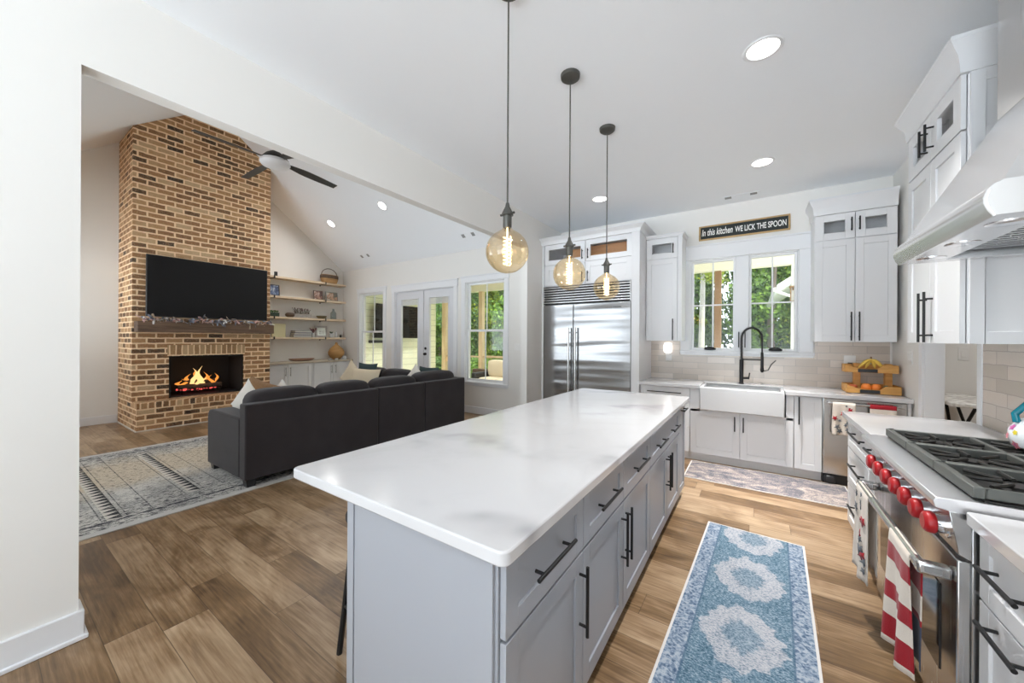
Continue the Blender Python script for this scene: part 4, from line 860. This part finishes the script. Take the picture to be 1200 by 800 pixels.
can((.031, 2.683, HZ), 'largest recessed light in the kitchen ceiling, near the range', e=21)
can((.031, .97, HZ), 'added unseen fill light in the kitchen ceiling above the near end of the island aisle', e=2)  # out of view, added to brighten the aisle floor and base cabinets
can((.031, -.75, HZ), 'added unseen fill light in the kitchen ceiling behind the photographer', e=3)  # added fill behind the camera, evens out the kitchen light
can((.048, 4.39, HZ), 'recessed light in the ceiling in front of sink window', e=16, sp=60); can((-1.637, 4.427, HZ), 'recessed light in the ceiling by the refrigerator cabinet', e=1.5)
can((2.3, 4.4, HZ), 'added unseen fill light in the laundry room ceiling', e=9)  # unseen lamp added to lift the dark laundry room
ta = math.atan(SL)
can((-6.002, 4.444, 3.2+SL*(5.5-4.444)), 'recessed light on the sloped ceiling nearer the header', -ta, e=8, sp=165); can((-7.836, 4.474, 3.2+SL*(5.5-4.474)), 'recessed light on the sloped ceiling nearer the gable wall', -ta, e=13, sp=165)
VSLOT = mat('vent_slot', (.30, .30, .30), .7)
for x_, l_ in ((-7.6, 'added unseen fill light in the porch ceiling near the siding wall'), (-5.2, 'added unseen fill light in the porch ceiling above the outdoor sofa'), (-.6, 'added unseen fill light in the porch ceiling outside the sink window')): can((x_, 6.9, 3.12), l_, e=20)  # unseen lamps added to brighten the siding and porch
def vent(loc, w_, h_, label, rot=(0, 0, 0)):
    v = thing('air_vent', label, 'air vent', loc, 0, 'ceiling vents'); v.rotation_euler = rot
    MB().box(-w_/2, w_/2, -h_/2, h_/2, -.006, 0).build('frame', CEIL, v, .002)
    for q in (-1, 1): MB().box(q*w_*.33-.035, q*w_*.33+.035, -h_*.3, h_*.3, -.008, -.0055).build('slot', VSLOT, v)
vent((-.156, 5.25, HZ), .40, .11, 'white air vent in the kitchen ceiling above the sign')
vent((-7.70, 5.23, 3.2+SL*.27), .36, .13, 'air vent low on the sloped ceiling toward the gable wall', (-ta, 0, 0)); vent((-4.50, 5.23, 3.2+SL*.27), .36, .13, 'air vent low on the sloped ceiling nearer the kitchen', (-ta, 0, 0))
# ------------------------------------------------------------------ rugs
def rug(name, label, loc, sx, sy, m, rz=0, edge=None, th=.008):
    r = thing(name, label, 'rug', loc, rz)
    MB().box(-sx/2, sx/2, -sy/2, sy/2, 0, th).build('pile', m, r)
    if edge:
        e = .012; MB().box(-sx/2-e, sx/2+e, -sy/2-e, -sy/2, 0, th*.8).box(-sx/2-e, sx/2+e, sy/2, sy/2+e, 0, th*.8).box(-sx/2-e, -sx/2, -sy/2, sy/2, 0, th*.8).box(sx/2, sx/2+e, -sy/2, sy/2, 0, th*.8).build('binding', edge, r)
BIND = mat('rug_binding', (.62, .60, .58), .9)
rug('runner_rug', 'faded blue medallion runner between the island and the range', (-.04, 2.37, 0), .575, 1.80, rugmat('blue_rug', 'blue'), R(-2.2), BIND)
rug('runner_rug', 'grey and beige runner in front of the sink', (.06, 4.545, 0), 1.36, .60, rugmat('grey_rug', 'grey'), 0, BIND)
rug('area_rug', 'large cream and black patterned rug under the sectional', (-5.335, 2.475, 0), 2.73, 4.45, rugmat('living_rug', 'living'))

# ------------------------------------------------------------------ fireplace
fp = thing('brick_fireplace', 'tall brick fireplace and chimney breast against the gable wall', 'fireplace', (LX, 2.405, 0)); fx = LX
XF = -8.12-fx; Y0, Y1 = 1.43-2.405, 3.38-2.405; O0, O1, OZ0, OZ1 = 1.865-2.405, 2.925-2.405, .435, 1.135
def roof(y): y += 2.405; return 3.2+SL*(5.5-y) if y > RY else 3.2+SL*(y-yl)
ch = MB().box(.002, XF, Y0, Y1, 0, OZ0).box(.002, XF, Y0, O0, OZ0, OZ1).box(.002, XF, O1, Y1, OZ0, OZ1)
ch.prism([(Y0, OZ1), (Y1, OZ1), (Y1, roof(Y1)-.003), (RY-2.405, RZ-.003), (Y0, roof(Y0)-.003)], 'x', .002, XF)
ch.build('chimney_breast', BRICK, fp)
HX = -7.83-fx
MB().box(XF+.001, HX, Y0+.001, Y1-.001, 0, .345).build('hearth', BRICK, fp)
MB().box(XF+.001, HX+.006, Y0+.001, Y1-.001, .346, .433).build('hearth_cap', brickmat('brick_rowlock', .083, .30, .0105, BT, MORT, None), fp, .004)
MB().box(XF+.001, XF+.006, O0-.02, O1+.02, OZ1+.001, OZ1+.185).build('brick_lintel', brickmat('brick_soldier', .0785, .23, .0100, [(0, (.30, .165, .075)), (.5, (.42, .25, .12)), (1, (.55, .37, .21))], MORT), fp)
fb = MB(); xb = .25; e = .004
fb.box(xb, xb+.02, O0, O1, OZ0, OZ1).box(xb, XF-.03, O0, O0+.02, OZ0, OZ1).box(xb, XF-.03, O1-.02, O1, OZ0, OZ1).box(xb, XF-.03, O0, O1, OZ1-.02, OZ1).box(xb, XF-.03, O0, O1, OZ0, OZ0+.012)
soot = mat('sooty_firebox', (.022, .022, .023), .75); fb.build('firebox', soot, fp)
MB().box(XF-.03, XF-.005, O0, O0+.025, OZ0, OZ1).box(XF-.03, XF-.005, O1-.025, O1, OZ0, OZ1).box(XF-.03, XF-.005, O0, O1, OZ1-.03, OZ1).build('firebox_surround', BLACK, fp)
MB().box(.02, HX+.014, Y0-.014, Y0, 0, .016).box(HX, HX+.014, Y0, Y1, 0, .016).build('base_edge', mat('pale_base_edge', (.72, .66, .58), .8), fp)
MB().box(XF+.001, XF+.225, 1.45-2.405, 3.36-2.405, 1.535, 1.70).build('mantel', MANTEL, fp, .008)
gt = thing('fire_grate', 'black iron log grate inside the fireplace', 'grate', (-8.42, 2.35, OZ0+.012)); s = MB()
for i in range(6): s.tube([(-.15, -.28+i*.11, .07), (.15, -.28+i*.11, .07), (.16, -.28+i*.11, .12)], .008, 6)
for x in (-.12, .12):
    s.tube([(x, -.3, .06), (x, .3, .06)], .008, 6)
    for y in (-.27, .27): s.tube([(x, y, 0), (x, y, .06)], .008, 6)
s.build('bars', BLACK, gt)
LOG = woodmat('charred_log', (.02, .015, .012), (.11, .07, .045), (10, 10, 10), .9)
def log(y0, y1, x, z, dz, r, label):
    m = MB(); n = 7; pts = [(x+.015*math.sin(i*1.9+z*9), y0+(y1-y0)*i/n, z+dz*i/n) for i in range(n+1)]
    m.tube(pts, [r*(.9+.2*((i*37) % 5)/5) for i in range(n+1)], 10); solo(m, 'firewood_log', LOG, label, 'log', group='logs in the fireplace')
log(2.04, 2.66, -8.36, .575, .0, .045, 'charred log lying at the front of the grate'); log(2.08, 2.62, -8.48, .585, .01, .05, 'charred log lying at the back of the grate'); log(2.14, 2.58, -8.42, .665, -.02, .042, 'charred log laid on top of the lower two')
fl = thing('log_fire', 'orange flames rising from the logs in the fireplace', 'fire', (-8.42, 2.33, .60))
def flame(par, y, x, h_, r_, m, z=0):
    rings = []
    for i in range(9):
        t_ = i/8; rr = r_*max(.02, math.sin(math.pi*(t_*.8+.16))**1.2*(1-t_*.82)); oy = .7*r_*math.sin(t_*6+y*40); ox = .3*r_*math.sin(t_*4+x*50)
        rings.append([(x+ox+rr*.6*math.cos(q*.785), y+oy+rr*math.sin(q*.785), z+h_*t_) for q in range(8)])
    return MB().loft(rings).build('flame', m, par, smooth=80)
for y, x, h_, r_, m in ((-.06, .03, .30, .055, FLAMEY), (.03, .02, .33, .05, FLAMEY), (-.13, 0, .2, .06, FLAME), (.10, 0, .22, .05, FLAME), (-.20, .03, .12, .055, FLAME), (.18, .02, .16, .05, FLAME), (.26, .0, .19, .04, FLAME), (-.02, .06, .17, .07, FLAMEY), (-.26, 0, .09, .05, FLAME), (.0, -.04, .26, .07, FLAME), (.06, .07, .13, .05, FLAMEY)): flame(fl, y, x, h_, r_, m)
eb = MB()
for i in range(26): eb.ball((random.uniform(-.12, .12), random.uniform(-.28, .26), random.uniform(-.09, -.06)), random.uniform(.012, .026), n=7)
eb.build('embers', EMBER, fl)
l = bpy.data.lights.new('fire_glow', 'POINT'); l.energy = 1.2; l.color = (1, .45, .15); l.shadow_soft_size = .12; o = bpy.data.objects.new('fire_glow', l); COL.objects.link(o); o.parent = fl; o.location = (.1, 0, .2)
# television on chimney
tv = thing('television', 'wide black flat screen television mounted above the mantel', 'television', (-8.115, 2.43, 2.28))
MB().box(.045, .09, -.86, .86, -.495, .495).build('case', BLACKP, tv, .006); MB().box(.0905, .0925, -.848, .848, -.48, .485).build('screen', SCREEN, tv); MB().box(0, .045, -.25, .25, -.2, .2).build('wall_mount', BLACKP, tv)
# rag garland
ga = MB(); gm = [fabric('rag_white', (.66, .62, .60), (.78, .75, .72)), fabric('rag_pink', (.62, .36, .33), (.74, .52, .48)), fabric('rag_blue', (.20, .24, .34), (.38, .42, .50)), fabric('rag_tan', (.48, .35, .24), (.6, .48, .36)), fabric('rag_dark', (.10, .10, .12), (.2, .2, .22))]
rr = random.Random(11)
for i in range(150):
    y = rr.uniform(-.90, .90); big = 1 if int((y+.9)*3.2) % 2 else .7
    p = Vector((rr.uniform(-.03, .07), y, 1.715+rr.uniform(0, .06)*big)); 
    d1 = Vector((rr.uniform(-.2, 1), rr.uniform(-1, 1), rr.uniform(-.6, .7))).normalized()*rr.uniform(.03, .075); d2 = Vector((rr.uniform(-.5, .5), rr.uniform(-.4, .4), rr.uniform(-.3, .5))).normalized()*rr.uniform(.012, .022)
    q2 = p+d1; q3 = q2+d1*.6+Vector((.01, 0, -.045*rr.random()))
    lim = lambda v: Vector((v.x, v.y, max(v.z, 1.703) if v.x < .075 else v.z))
    a_, b_, c_ = lim(p), lim(q2), lim(q3)
    ga.add([a_-d2, a_+d2, b_+d2, b_-d2, c_+d2*.7, c_-d2*.7], [(0, 1, 2, 3), (3, 2, 4, 5)], rr.randrange(5))
o = ga.build('rag_garland', gm, None, 0, 60); o.location = (-7.98, 2.40, 0); tag(o, 'pink blue and cream fabric rag garland lying along the mantel', 'garland'); sd = o.modifiers.new('solid', 'SOLIDIFY'); sd.thickness = .003
# ceiling fan
fn = thing('ceiling_fan', 'black four-blade ceiling fan with a round white light under the vault', 'ceiling fan', (-5.74, RY, 0))
FANB = mat('fan_blade_dark', (.05, .048, .045), .5)
MB().tube([(0, 0, 4.1), (0, 0, RZ-.02)], .018, 10).lathe([(0, RZ-.16), (.05, RZ-.16), (.08, RZ-.02), (0, RZ-.02)], n=18).build('downrod', BLACK, fn)
MB().lathe([(0, 3.985), (.17, 3.985), (.175, 4.0), (.12, 4.07), (.05, 4.12), (0, 4.12)], n=28).build('motor', BLACK, fn)
MB().lathe([(0, 3.885), (.10, 3.892), (.17, 3.92), (.19, 3.95), (.185, 3.984), (0, 3.984)], n=28).build('light_cover', mat('frosted_dome', (.80, .80, .82), .5), fn)
for a in (-86, 94, 182, 4):
    b = MB(); rings = []
    for i in range(11):
        t_ = i/10; x_ = .14+.80*t_; hw = .026+.042*min(1, t_*3)*(1-.35*max(0, t_-.6)/.4); tw = R(-15)*(1-.3*t_); dz = -.03*t_
        rings.append([(x_, sx*hw*math.cos(tw), 3.99+dz+sx*hw*math.sin(tw)+sz) for sx, sz in ((-1, -.004), (1, -.004), (1, .004), (-1, .004))])
    b.loft(rings).move(Matrix.Rotation(R(a), 4, 'Z')).build('blade', FANB, fn)
# ------------------------------------------------------------------ built-ins
NICK = mat('nickel', (.45, .45, .44), .3, .9)
for y0, y1, l in ((3.40, 4.485, 'white built-in base cabinet next to the fireplace'), (4.49, 5.49, 'white built-in base cabinet in the window corner')):
    c = thing('base_cabinet', l, 'base cabinet', (-8.60, y0, 0), R(90), 'living room built-ins'); W = y1-y0
    MB().box(0, W, .021, .445, .09, .872).build('carcass', WHITE, c, .001, seg=1); MB().box(0, W, .06, .44, 0, .09).build('kick_board', WHITE, c)
    for a, b, hx in ((.03, W/2-.002, W/2-.05), (W/2+.002, W-.03, W/2+.05)): d = shaker(c, 'door', a, b, .10, .862, WHITE, .07); pull(d, hx, .70, .20, True, m=NICK)
solo(MB().box(LX+.002, -8.565, 3.395, 5.49, .874, .915), 'worktop', STONE, 'tan worktop on the living room built-in cabinets', 'worktop', bevel=.004)
def shelf(z, label):
    s = thing('floating_shelf', label, 'shelf', (LX, 4.44, z), 0, 'floating shelves beside the fireplace')
    MB().box(.005, .27, -1.02, .98, -.045, 0).build('board', SHELFW, s, .004)
    for y in (-.70, .45): MB().box(0, .276, y-.014, y+.014, -.053, -.045).box(.270, .276, y-.014, y+.014, -.045, .012).box(0, .006, y-.014, y+.014, -.075, -.045).build('bracket', BLACK, s)
for z, l in ((2.82, 'topmost pine floating shelf with a basket'), (2.385, 'second pine floating shelf with photo frames'), (1.925, 'third pine floating shelf with planters'), (1.468, 'lowest pine floating shelf with books and a sign')): shelf(z, l)
BX = -8.86
bk = thing('wicker_basket', 'brown wicker basket with a hoop handle on the top shelf', 'basket', (BX, 5.02, 2.821))
ring = lambda sx, sy, z: [(sx*math.copysign(abs(math.cos(q*.2618))**.7, math.cos(q*.2618)), sy*math.copysign(abs(math.sin(q*.2618))**.7, math.sin(q*.2618)), z) for q in range(24)]
MB().loft([ring(.10, .17, 0), ring(.115, .20, .06), ring(.12, .21, .13), ring(.115, .205, .20), ring(.10, .19, .20), ring(.10, .18, .03)]).build('body', WICK, bk)
MB().tube([(0, -.20, .17)]+[(0, -.20*math.cos(R(a)), .19+.17*math.sin(R(a))) for a in range(0, 181, 15)]+[(0, .20, .17)], .009, 8).build('handle', RATTAN, bk)
MB().loft([ring(.122, .212, .11), ring(.124, .216, .135), ring(.124, .216, .165), ring(.122, .21, .19)]).build('rim_band', RATTAN, bk)
solo(MB().box(-.02, .02, -.03, .03, 0, .10), 'small_speaker', BLACKP, 'small black box at the chimney end of the top shelf', 'speaker', (BX, 3.80, 2.821), bevel=.006)
def picmat(name, cs):
    m = mat(name, cs[0], .4); t = NT(m); n = t.noise(t.obj(), 9., 2, .5, 1.); t.color(t.ramp(n, [(.35, cs[0]), (.48, cs[1]), (.6, cs[2])], 'EASE')); return m
def frame(label, y, z, w_, h_, fm, pm, rz=90, lean=8, bw=.018, x=BX, mat_border=None):
    f = thing('photo_frame', label, 'photo frame', (x, y, z), R(rz), 'frames on the shelves'); M = Matrix.Rotation(R(lean), 4, 'X') if False else Matrix.Rotation(R(-lean), 4, 'X')
    MB().box(-w_/2, w_/2, 0, .015, 0, bw).box(-w_/2, w_/2, 0, .015, h_-bw, h_).box(-w_/2, -w_/2+bw, 0, .015, bw, h_-bw).box(w_/2-bw, w_/2, 0, .015, bw, h_-bw).move(M).build('frame', fm, f)
    p = MB().box(-w_/2+bw, w_/2-bw, .004, .012, bw, h_-bw).move(M).build('picture', pm, f)
    return f, M
DKF = mat('dark_frame', (.04, .035, .032), .5); BRF = mat('brown_frame', (.10, .055, .035), .5); GRF = mat('grey_frame', (.20, .22, .20), .6)
frame('dark framed blue picture at the chimney end of second shelf', 3.76, 2.387, .25, .25, DKF, picmat('blue_picture', ((.03, .05, .12), (.12, .17, .3), (.5, .55, .6))))
frame('small brown framed photo in the middle of second shelf', 4.75, 2.387, .21, .225, BRF, picmat('warm_photo', ((.06, .03, .03), (.35, .2, .15), (.6, .5, .45))), rz=80)
frame('wide grey framed photo at the right of second shelf', 5.10, 2.387, .31, .225, GRF, picmat('family_photo', ((.12, .14, .12), (.5, .3, .2), (.6, .55, .48))))
# third shelf
def planter(y, w_, label, m, flowers):
    p = thing('planter', label, 'planter', (BX, y, 1.927), R(90))
    MB().box(-w_/2, w_/2, -.05, .05, 0, .085).build('trough', m, p, .006); q = MB(); rn = random.Random(int(y*100))
    for i in range(int(w_*170)):
        b = Vector((rn.uniform(-w_*.42, w_*.42), rn.uniform(-.03, .03), .08)); tp = b+Vector((rn.uniform(-.04, .04), rn.uniform(-.02, .02), rn.uniform(.03, .14 if flowers else .05)))
        q.tube([b, tp], .003, 4); s_ = .012; q.quad(tp+Vector((-s_, 0, 0)), tp+Vector((0, .006, -s_)), tp+Vector((s_, 0, 0)), tp+Vector((0, -.006, s_)), rn.choice((0, 1, 2)) if flowers else 0)
    q.build('plants', [mat('dry_stem', (.16, .13, .10), .8), mat('mauve_flower', (.36, .22, .26), .8), mat('pale_flower', (.55, .50, .48), .8)] if flowers else [LEAF], p)
planter(4.36, .42, 'grey wood planter of dried mauve flowers on third shelf', GREYWOOD, True)
planter(3.75, .22, 'dark green leafy planter at the chimney end of third shelf', mat('dark_pot', (.03, .06, .04), .6), False)
solo(MB().lathe([(.05, 0), (.085, .02), (.10, .05), (.085, .085), (.06, .10), (0, .10)], n=20), 'round_basket', RATTAN, 'dark round pot left of the planter on third shelf', 'pot', (BX, 4.10, 1.926))
solo(MB().lathe([(.05, 0), (.10, .02), (.12, .07), (.11, .07), (.09, .03), (0, .025)], n=20), 'bowl', woodmat('green_brown_bowl', (.08, .07, .03), (.2, .15, .07)), 'shallow brown bowl right of the planter on third shelf', 'bowl', (BX, 4.83, 1.926))
solo(MB().lathe([(.065, 0), (.07, .01), (.07, .15), (.055, .18), (.028, .21), (.024, .25), (.028, .265), (0, .265)], n=20), 'glass_bottle', BOTTLE, 'smoky glass bottle at the right of third shelf', 'bottle', (BX, 5.13, 1.926))
# fourth shelf
solo(MB().box(-.14, .14, 0, .03, 0, .30), 'canvas_print', mat('pale_yellow_canvas', (.62, .58, .36), .8), 'pale yellow canvas at the chimney end of lowest shelf', 'canvas', (BX, 3.87, 1.469), R(90), bevel=.004)
bkc = [(.10, .10, .14), (.16, .16, .20), (.07, .08, .12)]
for i in range(3):
    b = thing('book', ['bottom dark book of the flat stack on lowest shelf', 'middle grey book of the flat stack on lowest shelf', 'top dark blue book of the flat stack on lowest shelf'][i], 'book', (BX, 4.34+.01*i, 1.4695+i*.052), R(90+i*2), 'stacked books on the lowest shelf')
    m = mat('book_cover_%s' % 'abc'[i], bkc[i], .6); MB().box(-.2, .2, -.09, .09, 0, .006).box(-.2, .2, -.09, .09, .044, .05).box(-.2, .2, .084, .09, .006, .044).build('cover', m, b); MB().box(-.195, .195, -.085, .084, .0065, .0435).build('pages', mat('paper_%s' % 'abc'[i], (.6, .58, .55), .8), b)
def pot(y, h_, r_, label, sprig=True, x=BX):
    p = thing('potted_plant', label, 'potted plant', (x, y, 1.469)); MB().lathe([(r_*.75, 0), (r_, h_), (r_*.85, h_), (r_*.8, h_*.85), (0, h_*.85)], n=16).build('pot', PORC, p); q = MB(); rn = random.Random(int(y*77))
    for i in range(26):
        a = rn.uniform(0, 6.28); l_ = rn.uniform(.5, 1)*(.13 if sprig else .05); tp = Vector((.6*l_*math.cos(a), .6*l_*math.sin(a), h_*.85+l_)); q.tube([(0, 0, h_*.8), tp], .003, 4); q.ball(tp, .012, n=6)
    q.build('leaves', mat('sprig_%s' % ('brown' if sprig else 'green'), (.20, .09, .09) if sprig else (.03, .07, .03), .8), p)
pot(4.63, .11, .045, 'white pot with brown sprigs beside the books'); pot(5.08, .10, .05, 'white pot with a small dark plant right of the framed sign', False)
f, M = frame('grey framed white lettered sign on the lowest shelf', 4.84, 1.469, .30, .285, GREYWOOD, mat('sign_paper', (.70, .74, .70), .7), bw=.045)
s = MB()
for x, z, w_, h_ in ((-.055, .17, .012, .035), (-.03, .17, .012, .035), (-.043, .185, .02, .008), (0, .17, .01, .035), (.028, .17, .01, .035), (.05, .17, .03, .008), (.05, .197, .03, .008), (-.05, .12, .01, .04), (-.02, .12, .01, .04), (-.035, .12, .03, .008), (.02, .12, .035, .008), (.02, .152, .035, .008), (.03, .135, .01, .02)): s.box(x, x+w_, .001, .0035, z-.04, z-.04+h_)
s.move(M).build('lettering', GREYWOOD, f)
solo(MB().lathe([(.03, 0), (.033, .005), (.033, .13), (.02, .145), (.02, .16), (0, .16)], n=14), 'white_bottle', PORC, 'slim white bottle right of the small dark plant', 'bottle', (BX, 5.21, 1.469))
solo(MB().lathe([(.018, 0), (.03, .02), (.03, .05), (.015, .07), (0, .075)], n=12), 'candle', BLACKP, 'tiny dark candle at the right end of lowest shelf', 'candle', (BX, 5.33, 1.469))
# on the built-in worktop
vs = thing('wooden_vase', 'round teardrop brown wooden vase on the built-in worktop', 'vase', (-8.80, 5.18, .916))
MB().lathe([(.06, 0), (.13, .04), (.185, .12), (.19, .19), (.15, .27), (.08, .335), (.04, .37), (.025, .41), (.03, .43), (.0, .43)], n=28).build('body', woodmat('vase_wood', (.36, .19, .06), (.52, .30, .11), (4, 4, 16)), vs)
solo(MB().lathe([(.10, 0), (.20, .012), (.21, .022), (0, .018)], n=24), 'black_tray', BLACKP, 'flat black tray in front of the wooden vase', 'tray', (-8.66, 5.06, .916)) if False else None
solo(MB().lathe([(.045, 0), (.048, .01), (.048, .09), (.0, .09)], n=18), 'candle_jar', PORC, 'small white candle jar right of the wooden vase', 'candle', (-8.64, 5.30, .916))
for y, l in ((4.90, 'white shell left of the wooden vase'), (5.08, 'white shell in front of the wooden vase')): solo(MB().soft(-.03, .03, -.045, .045, 0, .04, 2.4, 6), 'shell', PORC, l, 'shell', (-8.62, y, .916), group='shells on the worktop')
dg_ = MB(); dg_.loft([[(.10*sx_*math.cos(q*.39), .30*sx_*math.sin(q*.39), z) for q in range(16)] for sx_, z in ((.5, 0), (.85, .02), (1., .06), (.92, .06), (.7, .025), (.3, .015))])
solo(dg_, 'dough_bowl', woodmat('pinkish_bowl_wood', (.26, .13, .09), (.42, .25, .18), (10, 3, 10)), 'long wooden dough bowl on the built-in worktop', 'bowl', (-8.78, 4.33, .916))
solo(MB().box(-.09, .09, 0, .02, 0, .27), 'blue_board', mat('pale_blue_board', (.55, .68, .78), .6), 'pale blue board leaning at the chimney end of worktop', 'board', (-8.82, 3.52, .916), R(90), bevel=.004)

# ------------------------------------------------------------------ sectional sofa (two modules)
def sofa_back_cush(par, x0, x1, y0, y1, z0=.42, z1=.925): MB().soft(x0, x1, y0, y1, z0, z1-.012, 4.6, 10).build('back_cushion', SOFA, par)
sa = thing('sofa_section', 'near charcoal sofa section with the rounded arm', 'sofa', (-4.03, 1.47, .0085), 0, 'charcoal sectional sofa')
MB().box(-.97, -.012, .10, 1.47, .075, .30).build('base', SOFA, sa, .012)
MB().box(-.14, 0, .0, 1.475, .07, .80).build('back', SOFA, sa, .014)
arm = [(-.98, .07), (-.142, .07), (-.142, .655), (-.84, .665), (-.93, .655), (-.97, .62), (-.985, .55)]
MB().prism(arm, 'y', 0, .20).build('arm', SOFA, sa, .018, seg=3)
for y0, y1 in ((.21, .845), (.85, 1.47)): MB().soft(-1.0, -.15, y0, y1, .29, .47, 6, 8).build('seat_cushion', SOFA, sa)
for y0, y1 in ((.08, .79), (.80, 1.46)): sofa_back_cush(sa, -.38, -.10, y0, y1)
for x, y in ((-.93, .04), (-.06, .03), (-.93, 1.40), (-.06, 1.43)): MB().prism([(-.035, 0), (.035, 0), (.045, .075), (-.045, .075)], 'x', x-.04, x+.04).move(Matrix.Translation((0, y+.03 if y < .5 else y-.03, 0))).build('foot', BLACKP, sa)
sb = thing('sofa_section', 'far charcoal corner sofa section wrapping below the windows', 'sofa', (-4.03, 2.96, .0085), 0, 'charcoal sectional sofa')
MB().box(-.97, -.012, .01, 1.65, .075, .30).box(-2.54, -.97, .74, 1.65, .075, .30).build('base', SOFA, sb, .012)
MB().box(-.14, 0, .0, .775, .07, .80).build('back', SOFA, sb, .014); MB().box(-.14, 0, .785, 1.66, .07, .80).build('back', SOFA, sb, .014); MB().box(-2.55, -.14, 1.52, 1.66, .07, .80).build('back', SOFA, sb, .014)
MB().soft(-1.0, -.15, .02, .80, .29, .47, 6, 8).build('seat_cushion', SOFA, sb)
for x0, x1 in ((-2.53, -1.76), (-1.75, -1.0), (-.99, -.15)): MB().soft(x0, x1, .66 if x1 < -.5 else .81, 1.5, .29, .47, 6, 8).build('seat_cushion', SOFA, sb)
sofa_back_cush(sb, -.38, -.10, .02, .76, z1=.92); sofa_back_cush(sb, -.40, -.10, .77, 1.58, z1=.945)
for x0, x1 in ((-2.50, -1.78), (-1.76, -1.06), (-1.05, -.42)): sofa_back_cush(sb, x0, x1, 1.28, 1.56, z1=.90)
for x, y in ((-2.45, .80), (-2.45, 1.58), (-.06, .08), (-.06, 1.58), (-.93, .08)): MB().box(x-.04, x+.04, y-.04, y+.04, 0, .07).build('foot', BLACKP, sb)
def throw(label, c, w_, h_, t_, rx, ry, rz, m, group='throw pillows on the sectional', name='throw_pillow'):
    M = Matrix.Rotation(R(rz), 4, 'Z') @ Matrix.Rotation(R(ry), 4, 'Y') @ Matrix.Rotation(R(rx), 4, 'X')
    o = MB().pillow(w_, h_, t_, M).build(name, m, None, 0, 60); o.location = c; tag(o, label, 'pillow', group)
throw('white pillow standing against the near sofa arm', (-4.74, 1.75, .70), .40, .44, .14, 90, 45, 12, OFFW)
throw('furry tan pillow behind the white arm pillow', (-4.86, 1.90, .76), .40, .40, .16, 62, 20, 40, FUR)
throw('white pillow with one corner up beyond the near sofa back', (-4.85, 2.16, .69), .36, .36, .13, 90, 45, 30, OFFW)
throw('cream pillow standing at the far left end of the sectional', (-6.42, 4.10, .70), .50, .50, .16, 90, 40, 8, CREAM)
throw('wide cream lumbar pillow beside the standing cream pillow', (-5.98, 4.06, .70), .80, .40, .16, 78, 0, 4, CREAM)
throw('dark teal pillow behind the cream pillows', (-6.15, 4.22, .76), .55, .45, .14, 80, 0, 3, TEAL)
throw('pale pillow with a raised corner under the french doors', (-4.62, 4.08, .76), .40, .40, .13, 90, 45, 5, OFFW)
throw('dark teal pillow right of the pale raised pillow', (-4.50, 4.22, .78), .5, .42, .13, 80, 0, -4, TEAL)
# ------------------------------------------------------------------ laundry
ib = thing('ironing_board', 'cream covered ironing board in the laundry doorway', 'ironing board', (1.57, 5.02, 0))
IRON = mat('ironing_cover', (.62, .60, .56), .9); t = NT(IRON); t.color(t.ramp(t.noise(t.obj(), 14., 3), [(.4, (.40, .37, .34)), (.6, (.72, .70, .66))]))
slab(MB(), -.19, .19, -.42, .42, .90, .935, .08).build('board', IRON, ib, .01)
for s_ in (-1, 1): MB().tube([(-.10, -.36*s_, .0), (-.02, .30*s_, .90)], .012, 8).tube([(.10, -.36*s_, .0), (.04, .30*s_, .90)], .012, 8).build('leg', BLACK, ib)
